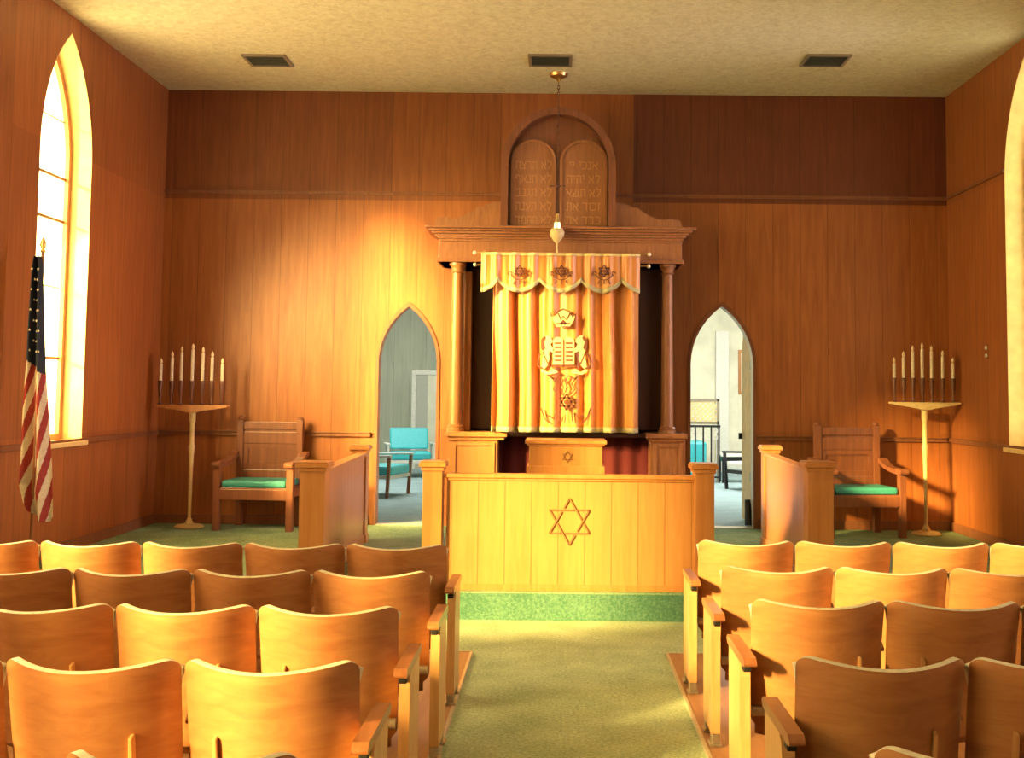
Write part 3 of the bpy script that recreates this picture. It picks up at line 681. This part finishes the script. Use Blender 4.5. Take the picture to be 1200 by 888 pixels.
# ------------------------------------------------------------------ ceiling vents
for px, w in ((314, 'left'), (645, 'middle'), (967, 'right')):
    c = at(px, 70, 11.45); d = ray(px, 70); tt = (ZC-EYE)/d.z; c = Vector((d.x*tt, d.y*tt, ZC))
    t = thing('ceiling_vent', 'dark rectangular ceiling grille, the %s one of the three' % w, 'vent', c, 0, 'ceiling vents')
    x0, x1, y0, y1 = c.x-.19, c.x+.19, c.y-.17, c.y+.17
    b = MB(); b.shape([(x0-.03, y0-.03), (x1+.03, y0-.03), (x1+.03, y1+.03), (x0-.03, y1+.03)], [[(x0, y0), (x1, y0), (x1, y1), (x0, y1)]], lambda u, v, s: (u, v, s), ZC-.02, ZC+.001)
    b.build('vent_frame', M['vent_frame'], t)
    MB().box(x0, x1, y0, y1, ZC-.004, ZC+.002).build('backing', M['black'], t)
    b = MB()
    for k in range(6): b.beam((x0, y0+.03+k*(y1-y0-.06)/5, ZC-.01), (x1, y0+.03+k*(y1-y0-.06)/5, ZC-.01), .006, .035, (0, .7, .7))
    b.build('slats', M['vent'], t)

# ------------------------------------------------------------------ candelabra
def candelabrum(base_px, base_py, xs, tops, tray, Y, label):
    Yc = Y
    bz = at(tray[0], tray[2], Yc); x0, x1 = at(tray[0], tray[2], Yc).x, at(tray[1], tray[2], Yc).x; zt = bz.z; xc = (x0+x1)/2
    t = thing('candelabrum', label, 'candelabrum', (xc, Yc, ZP))
    MB().lathe([(.15, 0), (.155, .012), (.13, .03), (.05, .045), (.03, .08), (.022, .1)], (xc, Yc, ZP), 28).build('foot', M['gilt'], t, smooth=True)
    H = zt-.07-ZP
    MB().lathe([(.018, .08), (.02, .5), (.026, H*.62), (.034, H*.68), (.036, H*.7), (.026, H*.72), (.026, H*.9), (.035, H*.915), (.035, H*.985), (.05, H)], (xc, Yc, ZP), 20).build('pole', M['gilt'], t, smooth=True)
    tr = [(x0, zt), (x1, zt), (x1, zt-.018), (x1-.06, zt-.03), (xc+.09, zt-.065), (xc+.05, zt-.078), (xc-.05, zt-.078), (xc-.09, zt-.065), (x0+.06, zt-.03), (x0, zt-.018)]
    MB().shape(tr, [], XZ, Yc-.055, Yc+.055).build('tray', M['gilt'] if base_px > 600 else M['oak'], t, bevel=.005)
    for x, y in zip(xs, tops):
        cxp = at(x, 450, Yc).x; ztp = at(x, y, Yc).z
        hz = zt+.26 if True else 0
        h = MB().lathe([(.026, 0), (.027, .01), (.012, .02), (.010, .06), (.018, .10), (.022, .16), (.024, .22), (.026, .255), (.022, .26)], (cxp, Yc, zt), 14).build('candle_holder', M['holder'], t, smooth=True)
        cd = MB().lathe([(.017, 0), (.017, ztp-.06-hz)], (cxp, Yc, hz), 14).build('candle', M['candle'], t, smooth=True)
        MB().lathe([(.006, 0), (.013, .012), (.016, .028), (.011, .048), (.002, .065)], (cxp, Yc, ztp-.06), 12).build('flame_bulb', M['bulb'], cd, smooth=True)
candelabrum(228, 621, (188, 201, 212, 225, 237, 248, 260), (420, 412, 406, 403, 407, 412, 420), (184, 268, 474), 12.3,
            'tall stand of seven candles at the corner left of the wooden armchair')
candelabrum(1090, 613, (1048, 1059, 1070, 1081, 1092, 1105, 1117), (419, 412, 405, 402, 405, 411, 419), (1043, 1124, 471), 12.3,
            'tall pale stand of seven candles in the corner by the right wall')

# ------------------------------------------------------------------ carved armchairs
def armchair(loc, rot, label, w=.78, h=1.14):
    t = thing('carved_armchair', label, 'armchair', loc, rot)
    hw = w/2; dp = .58      # front towards -Y
    for sx in (-1, 1):
        MB().box(sx*hw-.035, sx*hw+.035, -dp/2, -dp/2+.07, 0, .66).build('leg', M['bench'], t, True, bevel=.005)
        MB().box(sx*(hw-.06)-.035, sx*(hw-.06)+.035, dp/2-.07, dp/2, 0, h).lathe([(.036, 0), (.04, .01), (.03, .03), (.012, .04)], (sx*(hw-.06), dp/2-.035, h), 12).build('back_post', M['bench'], t, True, bevel=.005)
        # curved armrest
        pr_ = [(-dp/2-.05, .66), (-dp/2-.06, .69), (-dp/2-.02, .715), (-dp/2+.1, .71), (0, .72), (.12, .755), (.2, .80), (dp/2, .80), (dp/2, .745), (.2, .74), (.1, .70), (-.05, .67), (-dp/2+.1, .655)]
        MB().shape(pr_, [], lambda u, v, s, sx=sx: (sx*(hw-.005)+s, u, v), -.045, .045).build('armrest', M['bench'], t, True, bevel=.006)
        MB().box(sx*(hw-.01)-.012, sx*(hw-.01)+.012, -dp/2+.07, dp/2-.05, .34, .43).build('side_rail', M['bench'], t, True, bevel=.003)
    MB().box(-hw+.035, hw-.035, -dp/2+.005, -dp/2+.04, .32, .43).build('front_rail', M['bench'], t, True, bevel=.004)
    MB().box(-hw+.03, hw-.03, -dp/2+.02, dp/2-.06, .42, .445).build('seat', M['bench'], t, True, bevel=.004)
    c = MB().box(-hw+.045, hw-.045, -dp/2+.02, dp/2-.08, .445, .52).build('seat_cushion', M['teal'], t, True, bevel=.025); c['label'] = 'turquoise seat cushion'
    b = MB().box(-hw+.09, hw-.09, dp/2-.055, dp/2-.015, h-.10, h-.02).box(-hw+.09, hw-.09, dp/2-.055, dp/2-.015, h-.26, h-.13).box(-hw+.09, hw-.09, dp/2-.055, dp/2-.015, .5, .6)
    b.build('back_rail', M['bench'], t, True, bevel=.006)
    MB().box(-hw+.09, hw-.09, dp/2-.035, dp/2-.02, .55, h-.05).build('back_panel', M['bench'], t, True)
    b = MB().shape([(-hw+.09, .6), (hw-.09, .6), (hw-.09, h-.26), (-hw+.09, h-.26)], [[(-hw+.15, .66), (hw-.15, .66), (hw-.15, h-.31), (-hw+.15, h-.31)]], XZ, dp/2-.05, dp/2-.03)
    b.build('panel_frame', M['bench'], t, True, bevel=.005)
    return t
a = floor_at(298, 622, ZP)
armchair((a.x, a.y+.25, ZP), math.radians(-4), 'carved wooden armchair with turquoise cushion beside the left side rail')
armchair((at(1004, 560, 12.15).x, 12.17, ZP), math.radians(8), 'shadowed wooden armchair with turquoise cushion behind the right near post')

# ------------------------------------------------------------------ flag
fy = 9.12; fp = at(44, 450, fy)
fl_t = thing('flag', 'draped national flag with stars and stripes on a pole by the left window', 'flag', (fp.x, fy, ZP))
ztop = at(45, 283, fy).z
MB().lathe([(.14, 0), (.14, .02), (.1, .04), (.03, .06), (.02, .1)], (fp.x, fy, ZP), 24).build('pole_base', M['brass'], fl_t, smooth=True)
MB().lathe([(.013, .03), (.013, ztop-ZP-.08)], (fp.x, fy, ZP), 12).build('pole', M['walnut'], fl_t, smooth=True)
MB().lathe([(.013, 0), (.022, .01), (.012, .03), (.026, .06), (.02, .09), (.003, .13)], (fp.x, fy, ztop-.09), 12).build('finial', M['brass'], fl_t, smooth=True)
# cloth: outline follows the drape, pleated in depth
def fz_(py): return at(45, py, fy).z
prof = [(300, 44, 51), (312, 41, 53), (330, 40, 53), (380, 37, 54), (432, 35, 55), (480, 32, 58), (540, 30, 61), (575, 28, 62), (600, 34, 62), (612, 40, 60)]
def fe(z):
    ps = [(fz_(y), at(a_, y, fy).x, at(b_, y, fy).x) for y, a_, b_ in prof]
    if z >= ps[0][0]: return ps[0][1:]
    for i in range(len(ps)-1):
        if ps[i][0] >= z >= ps[i+1][0]:
            k = (ps[i][0]-z)/(ps[i][0]-ps[i+1][0]); return tuple(ps[i][j]+(ps[i+1][j]-ps[i][j])*k for j in (1, 2))
    return ps[-1][1:]
NX, NZ = 80, 210; z1f, z0f = fz_(301), fz_(606); b = MB(); V = []
def flag_pt(k, t):
    z = z1f+(z0f-z1f)*t; a_, e_ = fe(z); zz = z - .05*math.sin(k*PI*.8)*t + .07*(1-k)*t*(1 if t > .9 else t)
    return (a_+(e_-a_)*k, fy-.03-(.028+.02*t)*math.sin(k*PI*3.2+t*1.5)-.02, zz)
for j in range(NZ+1):
    for i in range(NX+1): V.append(flag_pt(i/NX, j/NZ))
b.v = [Vector(q) for q in V]
for j in range(NZ):
    for i in range(NX):
        k, t = (i+.5)/NX, (j+.5)/NZ
        if t < .40+.05*k: mi = 0
        else: mi = 1 if ((t*6.6+k*3.0) % 1.0) < .5 else 2
        b.f.append((j*(NX+1)+i, j*(NX+1)+i+1, (j+1)*(NX+1)+i+1, (j+1)*(NX+1)+i)); b.m.append(mi)
for r in range(9):
    for c_ in range(3):
        t = .05+r*.039; k = .2+.3*c_+(.12 if r % 2 else 0)
        if k > .9: continue
        q = Vector(flag_pt(k, t)); R = .011
        vs = [(q.x+(R if a % 2 == 0 else R*.42)*math.sin(a*PI/5), q.y-.008, q.z+(R if a % 2 == 0 else R*.42)*math.cos(a*PI/5)) for a in range(10)]
        b.add(vs, [tuple(range(10))], 1)
o = b.build('flag_cloth', [M['navy'], M['flagwhite'], M['flagred']], fl_t); o.data.polygons.foreach_set('use_smooth', [True]*len(o.data.polygons))
s_ = o.modifiers.new('s', 'SOLIDIFY'); s_.thickness = .004

# two small white spots, built as knobs on an added plate
q = Vector((XR, 0, 0)); d = ray(1157, 412); tt = XR/d.x; q = Vector((XR, d.y*tt, EYE+d.z*tt))
sw = thing('white_knob_pair', 'added tiny pair of white round knobs on the right wall above chair rail', 'hardware', q)
for dz in (-.04, .04): MB().tube([(XR-.022, q.y, q.z+dz), (XR+.002, q.y, q.z+dz)], .02, 14).build('knob', M['white'], sw, smooth=True)
MB().box(XR-.006, XR+.001, q.y-.035, q.y+.035, q.z-.075, q.z+.075).build('knob_plate', M['wall_y'], sw, bevel=.003)

# ------------------------------------------------------------------ theatre seats
PITCH = .553; ZTOP = .845; RAKE = .10; CURV = .15
def back_surface(u, v, front=0):
    """u -1..1 across, v 0..1 up; sides wrap towards the altar"""
    z = .335+(ZTOP-.335)*v; hw = (.262+.009*v)
    return Vector((u*hw, CURV*(abs(u)**2.0)-RAKE*(v-1)*1.0, z))
def mk_back(root):
    b = MB(); nu, nv = 36, 14; r = .038; V = []
    for j in range(nv+1):
        for i in range(nu+1):
            u = -1+2*i/nu; u = math.copysign(math.sin(abs(u)*PI/2), u)
            hw = .267; e = hw*(1-abs(u)); v = j/nv
            drop = 0 if e > r else r-math.sqrt(max(0, r*r-(r-e)**2))
            p = back_surface(u, v); k = max(0, (v-.72)/.28)
            p.z += (.020*abs(u)**2 - drop*.98)*k
            lowdrop = 0 if e > .04 else .04-math.sqrt(max(0, .04**2-(.04-e)**2)); k2 = max(0, (.2-v)/.2); p.z += lowdrop*k2
            V.append(p)
    b.add(V, [(j*(nu+1)+i, j*(nu+1)+i+1, (j+1)*(nu+1)+i+1, (j+1)*(nu+1)+i) for j in range(nv) for i in range(nu)])
    o = b.build('backrest', [M['ply'], M['ply_edge']], root, True, smooth=True)
    s_ = o.modifiers.new('s', 'SOLIDIFY'); s_.thickness = .023; s_.offset = 1 ; s_.material_offset_rim = 1
    bv = o.modifiers.new('b', 'BEVEL'); bv.width = .004; bv.segments = 2; bv.limit_method = 'ANGLE'; bv.angle_limit = math.radians(50)
    return o
def mk_standard(root, x, end):
    if end:
        pts = [(.10, .075), (.10, .56), (.115, .60), (.15, .625), (.40, .625), (.40, .075)]
        ar = [(-.03, .628), (-.035, .64), (-.01, .66), (.42, .66), (.44, .645), (.42, .625), (0, .625)]
    else:
        pts = [(.30, .075), (.30, .60), (.32, .625), (.40, .625), (.40, .075)]
        ar = [(.27, .628), (.265, .64), (.29, .66), (.42, .66), (.44, .645), (.42, .625), (.28, .625)]
    MB().shape(pts, [], lambda u, v, s: (x+s, u, v), -.021, .021).build('end_panel', M['stand'], root, True, bevel=.008)
    MB().shape(ar, [], lambda u, v, s: (x+s, u, v), -.025, .025).build('armrest', M['arm'], root, True, bevel=.007)
    if end: MB().box(x-.016, x+.016, .045, .099, .59, .624).build('arm_shade_block', M['black'], root, True, bevel=.005)  # black block standing in for the shade under the arm's near end
    for y in ((.13, .36) if end else (.35,)):
        MB().box(x-.02, x+.02, y-.03, y+.03, .03, .076).box(x-.03, x+.03, y-.04, y+.04, .018, .034).build('foot', M['metal'], root, True, bevel=.004)
def make_seat(side, aisle):
    """side -1: left block (aisle at +x); +1: right block. Origin: under the top edge of the back, on the floor"""
    t = thing('theater_seat', '', 'seat', (0,0,0))
    mk_back(t)
    b = MB(); nu, nv = 16, 10
    b.add([(u*.225, .13+CURV*.75*u*u+.10*(1-v)+.03*math.sin(v*PI), .27+.40*v) for v in [j/nv for j in range(nv+1)] for u in [-1+2*i/nu for i in range(nu+1)]],
          [(j*(nu+1)+i, j*(nu+1)+i+1, (j+1)*(nu+1)+i+1, (j+1)*(nu+1)+i) for j in range(nv) for i in range(nu)])
    o = b.build('seat', [M['ply'], M['ply_edge']], t, True, smooth=True)
    s_ = o.modifiers.new('s', 'SOLIDIFY'); s_.thickness = .02; s_.offset = 1; s_.material_offset_rim = 1
    for sx in (-1, 1):      # hinge pins; one bracket clasps the back, on the side of the shared standard
        MB().tube([(sx*.20, .20, .40), (sx*.262, .20, .40)], .022, 12).build('seat_hinge', M['metal'], t, True, smooth=True)
        if sx != (side if aisle else -side): continue
        u = sx*.56; p0 = back_surface(u, .02); p1 = back_surface(u, .60)
        n = Vector((0, -.034, 0))
        b = MB().add([p0+n+Vector((-.010,0,0)), p0+n+Vector((.010,0,0)), p0+Vector((.008,.012,0)), p0+Vector((-.008,.012,0)),
                      p1+n*.7+Vector((-.006,0,0)), p1+n*.7+Vector((.006,0,0)), p1+Vector((.006,.012,.012)), p1+Vector((-.006,.012,.012))],
                     [(0,3,2,1),(4,5,6,7),(0,1,5,4),(1,2,6,5),(2,3,7,6),(3,0,4,7)])
        b.build('back_bracket', M['stand'], t, True, bevel=.003)
    mk_standard(t, side*PITCH/2, False)
    if aisle: mk_standard(t, -side*(PITCH/2+.028), True)
    return t
def copy_tree(o, parent=None):
    c = o.copy(); C.objects.link(c); c.parent = parent
    for ch in list(o.children): copy_tree(ch, c)
    return c
protos = {}
rowname = ['front row', 'second row', 'third row', 'fourth row', 'rearmost row']
L = {0: (522, 648, 6.12, 5), 1: (502, 682, 5.21, 4), 2: (464, 724, 4.35, 4), 3: (417, 792, 3.46, 3), 4: (343, 886, 2.565, 1)}
Rr = {0: (820, 645, 6.41, 4), 1: (848, 676, 5.46, 3), 2: (884, 716, 4.58, 3), 3: (938, 782, 3.58, 2), 4: (1034, 880, 2.65, 1)}
ordn = ['aisle', 'second from the aisle', 'third from the aisle', 'fourth from the aisle', 'fifth from the aisle']
ROWX = {}
for side, rows, word in ((-1, L, 'left'), (1, Rr, 'right')):
    for r, (px, py, Y, n) in rows.items():
        xe = at(px, py, Y+.08).x            # aisle-side edge of the first back
        for k in range(n):
            xc = xe + side*(PITCH/2-.006) + side*PITCH*k
            key = (side, k == 0)
            if key not in protos: protos[key] = make_seat(side, k == 0); o = protos[key]
            else: o = copy_tree(protos[key])
            o.location = (xc, Y, 0)
            o['label'] = ('curved plywood theatre seat at the aisle end of the %s, %s block' % (rowname[r], word)) if k == 0 else \
                         ('curved plywood theatre seat, %s in the %s of the %s block' % (ordn[k], rowname[r], word))
            o['category'] = 'seat'; o['group'] = 'plywood theatre seats, %s block' % word

# ------------------------------------------------------------------ back-room furniture
def lounge_chair(loc, rot, label, legm, w=.78, frame=None, cush=None, name='lounge_chair'):
    frame = frame or M['white']; cush = cush or M['teal_lit']
    t = thing(name, label, 'armchair', loc, rot)
    MB().box(-w/2+.06, w/2-.06, -.34, .28, .30, .43).build('seat_cushion', cush, t, True, bevel=.03)
    b = MB(); b.add([(-w/2+.06, .16, .46), (w/2-.06, .16, .46), (w/2-.06, .30, .46), (-w/2+.06, .30, .46), (-w/2+.06, .30, .82), (w/2-.06, .30, .82), (w/2-.06, .42, .82), (-w/2+.06, .42, .82)], [(0,3,2,1),(4,5,6,7),(0,1,5,4),(1,2,6,5),(2,3,7,6),(3,0,4,7)])
    b.build('back_cushion', cush, t, True, bevel=.03)
    MB().box(-w/2+.03, w/2-.03, -.33, .33, .25, .30).build('seat_frame', frame, t, True, bevel=.005)
    for sx in (-1, 1):
        x = sx*(w/2)
        MB().beam((x, -.36, .57), (x, .36, .55), .07, .03).build('armrest', frame, t, True, bevel=.01)
        MB().beam((x, -.33, .56), (x*.97, -.30, 0), .035, .045, (0,1,0)).build('leg', legm, t, True, bevel=.004)
        MB().beam((x, .30, .55), (x*.97, .40, 0), .035, .045, (0,1,0)).build('leg', legm, t, True, bevel=.004)
    return t
q = floor_at(481, 558, ZP); lounge_chair((q.x, 19.6, ZP), math.radians(12), 'turquoise cushioned armchair beside the white doorway, farthest of the two seats', M['white'])
q = floor_at(452, 578, ZP); lounge_chair((at(443, 570, 16.2).x, 16.2, ZP), math.radians(75), 'turquoise cushioned armchair partly hidden at the left edge of doorway', M['walnut'])
q = floor_at(872, 572, ZP); lounge_chair((at(888, 572, 17.6).x, 17.6, ZP), math.radians(-60), 'dark framed armchair with pale seat seen through the right doorway', M['black'], frame=M['black'], cush=M['white'])
# white doorway in the far wall
x0, x1 = at(482, 500, YE).x, at(530, 500, YE).x; zt = at(495, 434, YE).z
root = struct(bpy.data.objects.new('door_3', None)); C.objects.link(root); root.location = ((x0+x1)/2, YE, ZP)
b = MB().box(x0, x0+.08, YE-.04, YE, ZP, zt-.08).box(x1-.08, x1, YE-.04, YE, ZP, zt-.08).box(x0, x1, YE-.04, YE, zt-.08, zt); b.build('door_casing', M['white'], root, bevel=.005)
MB().box(x0+.30, x1-.08, YE-.03, YE+.001, ZP, zt-.08).build('door_leaf', M['palewall'], root)
MB().box(x0+.08, x0+.30, YE-.015, YE+.001, ZP, zt-.08).build('door_gap', M['dcurtain'], root)
# lattice divider and iron railing (right room)
yl = 19.0; la = [at(806, 470, yl), at(843, 494, yl)]
t = thing('lattice_divider', 'pale lattice screen standing above black iron railing in the far room', 'screen', ((la[0].x+la[1].x)/2, yl, ZP))
lx0, lx1, lz0, lz1 = la[0].x-.3, la[1].x, la[1].z, la[0].z
b = MB()
n = int((lx1-lx0+lz1-lz0)/.085)
for k in range(-5, n+1):
    for sg in (-1, 1):
        x_s = lx0+k*.085 if sg > 0 else lx0+k*.085
        a_ = Vector((x_s, 0, lz0)); e_ = Vector((x_s+sg*(lz1-lz0), 0, lz1))
        ta, te = 0, 1
        dx = e_.x-a_.x
        lo, hi = sorted(((lx0-a_.x)/dx, (lx1-a_.x)/dx)); ta = max(0, lo); te = min(1, hi)
        if te-ta < .05: continue
        p_, q_ = a_.lerp(e_, ta), a_.lerp(e_, te)
        b.beam((p_.x, yl+sg*.006, p_.z), (q_.x, yl+sg*.006, q_.z), .008, .022, (0, 0, 1))
b.build('lattice', M['cream'], t)
b = MB().box(lx0, lx1, yl-.02, yl+.02, lz1, lz1+.04).box(lx0, lx1, yl-.02, yl+.02, lz0-.04, lz0).box(lx1-.04, lx1, yl-.02, yl+.02, ZP, lz1+.04)
b.build('frame', M['vent_frame'], t)
t = thing('iron_railing', 'black wrought iron railing with scroll bars beneath the pale lattice', 'railing', ((lx0+lx1)/2, yl-.12, ZP))
yr = yl-.12; rz = at(820, 498, yr).z
MB().box(lx0, lx1, yr-.015, yr+.015, rz-.035, rz).build('top_rail', M['black'], t); MB().box(lx0, lx1, yr-.01, yr+.01, ZP+.08, ZP+.11).build('bottom_rail', M['black'], t)
for k in range(7):
    x_ = lx1-.02-k*.13
    if x_ < lx0: break
    bb = MB().tube([(x_, yr, ZP), (x_, yr, rz)], .013, 6).build('baluster', M['black'], t)
    b = MB()
    for zz in (rz-.09, rz-.2): b.tube([(x_-.065+.04*math.cos(a*PI/5), yr, zz+.04*math.sin(a*PI/5)) for a in range(11)], .008, 5)
    b.build('scroll', M['white'], bb)
t = tag(MB().box(lx0, lx1-.05, 20.2, 20.9, ZP, ZP+.62).build('sofa_base', M['teal_lit'], bevel=.05), 'turquoise upholstered bench behind the black iron railing', 'bench')
t.name = 'upholstered_bench'
# side table
q0 = at(845, 533, 18.9); q1 = at(890, 533, 18.9)
t = thing('side_table', 'low dark table with pale top beyond the right doorway', 'table', ((q0.x+q1.x)/2, 19.1, ZP))
MB().box(q0.x, q1.x, 18.9, 19.35, q0.z-.03, q0.z).build('tabletop', M['white'], t, bevel=.005)
MB().box(q0.x+.02, q1.x-.02, 18.92, 19.33, q0.z-.1, q0.z-.03).build('apron', M['black'], t)
for x_ in (q0.x+.04, q1.x-.04):
    for y_ in (18.94, 19.31): MB().box(x_-.018, x_+.018, y_-.018, y_+.018, ZP, q0.z-.1).build('leg', M['black'], t)
# pilaster and hanging picture on far pale wall
px_ = at(846, 440, YE); struct(MB().box(px_.x-.12, px_.x+.12, YE-.08, YE, ZP, at(846, 388, YE).z).build('trim_8', M['white']), 'pale pilaster on the far wall')
q = at(871, 437, 20.5)
pc = thing('wall_picture', 'narrow tall framed picture seen edge-on through the right doorway', 'picture', (q.x, YE-.04, q.z))
q0, q1 = at(865, 410, YE), at(871, 462, YE)
MB().box(q0.x, q1.x+.1, YE-.03, YE, q1.z, q0.z).build('picture_frame', M['oak'], pc, bevel=.004); MB().box(q0.x+.05, q1.x+.05, YE-.035, YE-.02, q1.z+.05, q0.z-.05).build('picture_sheet', M['palewall'], pc)

# ------------------------------------------------------------------ light
w = bpy.data.worlds.new('sky'); S.world = w; w.use_nodes = True
w.node_tree.nodes['Background'].inputs['Color'].default_value = (1.0, .94, .84, 1); w.node_tree.nodes['Background'].inputs['Strength'].default_value = 4.0
sun = bpy.data.lights.new('sun', 'SUN'); sun.energy = 58; sun.color = (1, .74, .29); sun.angle = math.radians(6)
so = bpy.data.objects.new('sun', sun); C.objects.link(so)
EL = math.radians(17); AZ = math.radians(48)
dirv = Vector((math.cos(EL)*math.sin(AZ), math.cos(EL)*math.cos(AZ), -math.sin(EL)))
so.rotation_euler = dirv.to_track_quat('-Z', 'Y').to_euler(); so.location = (-12, -4, 8)
def area(name, loc, dr, sx, sy, e, col, spread=PI):
    l = bpy.data.lights.new(name, 'AREA'); l.shape = 'RECTANGLE'; l.size = sx; l.size_y = sy; l.energy = e; l.color = col; l.spread = spread
    o = bpy.data.objects.new(name, l); C.objects.link(o); o.location = loc; o.rotation_euler = Vector(dr).to_track_quat('-Z', 'Z' if abs(dr[2]) < .9 else 'Y').to_euler()
    return o
for i, (y0, y1) in enumerate(WINS_L):
    if i < 3: area('daylight_left', (XL+.02, (y0+y1)/2, 3.0), (1, 0, 0), 3.2, y1-y0-.1, (4, 4, 3, 2, 2)[i], (.86, .86, 1))
    if i < 3: area('frosted_glass_glow', (XL-.02, (y0+y1)/2, 2.8), (dirv.x, dirv.y*(1.15 if i == 0 else 1), -.33), 2.9, y1-y0-.1, 145 if i == 0 else 4, (1, .74, .27), math.radians(62))
for i, (y0, y1) in enumerate(WINS_R): area('daylight_right', (XR-.02, (y0+y1)/2, 3.0), (-1, -.05, -.12), 3.2, y1-y0-.1, (52, 5, .8, .5)[i], (1, .80, .84), math.radians(85 if i == 0 else 120))
area('back_room_fill_left', (-3.0, 18.3, 3.9), (0, .12, -1), 3.5, 5, 330, (1, 1, .88))  # added area lamp under the ceiling, brightens the left back room
area('back_room_fill_right', (3.0, 18, 3.9), (0, .1, -1), 3.5, 5, 540, (1, .97, .86))  # second added ceiling lamp, for the room behind the right doorway

S.view_settings.view_transform = 'Standard'; S.view_settings.look = 'None'; S.view_settings.gamma = 1; S.view_settings.use_curve_mapping = False
S.view_settings.exposure = 0
S.cycles.use_denoising = True
S.cycles.max_bounces = 8; S.cycles.diffuse_bounces = 2
S.cycles.sample_clamp_indirect = 6
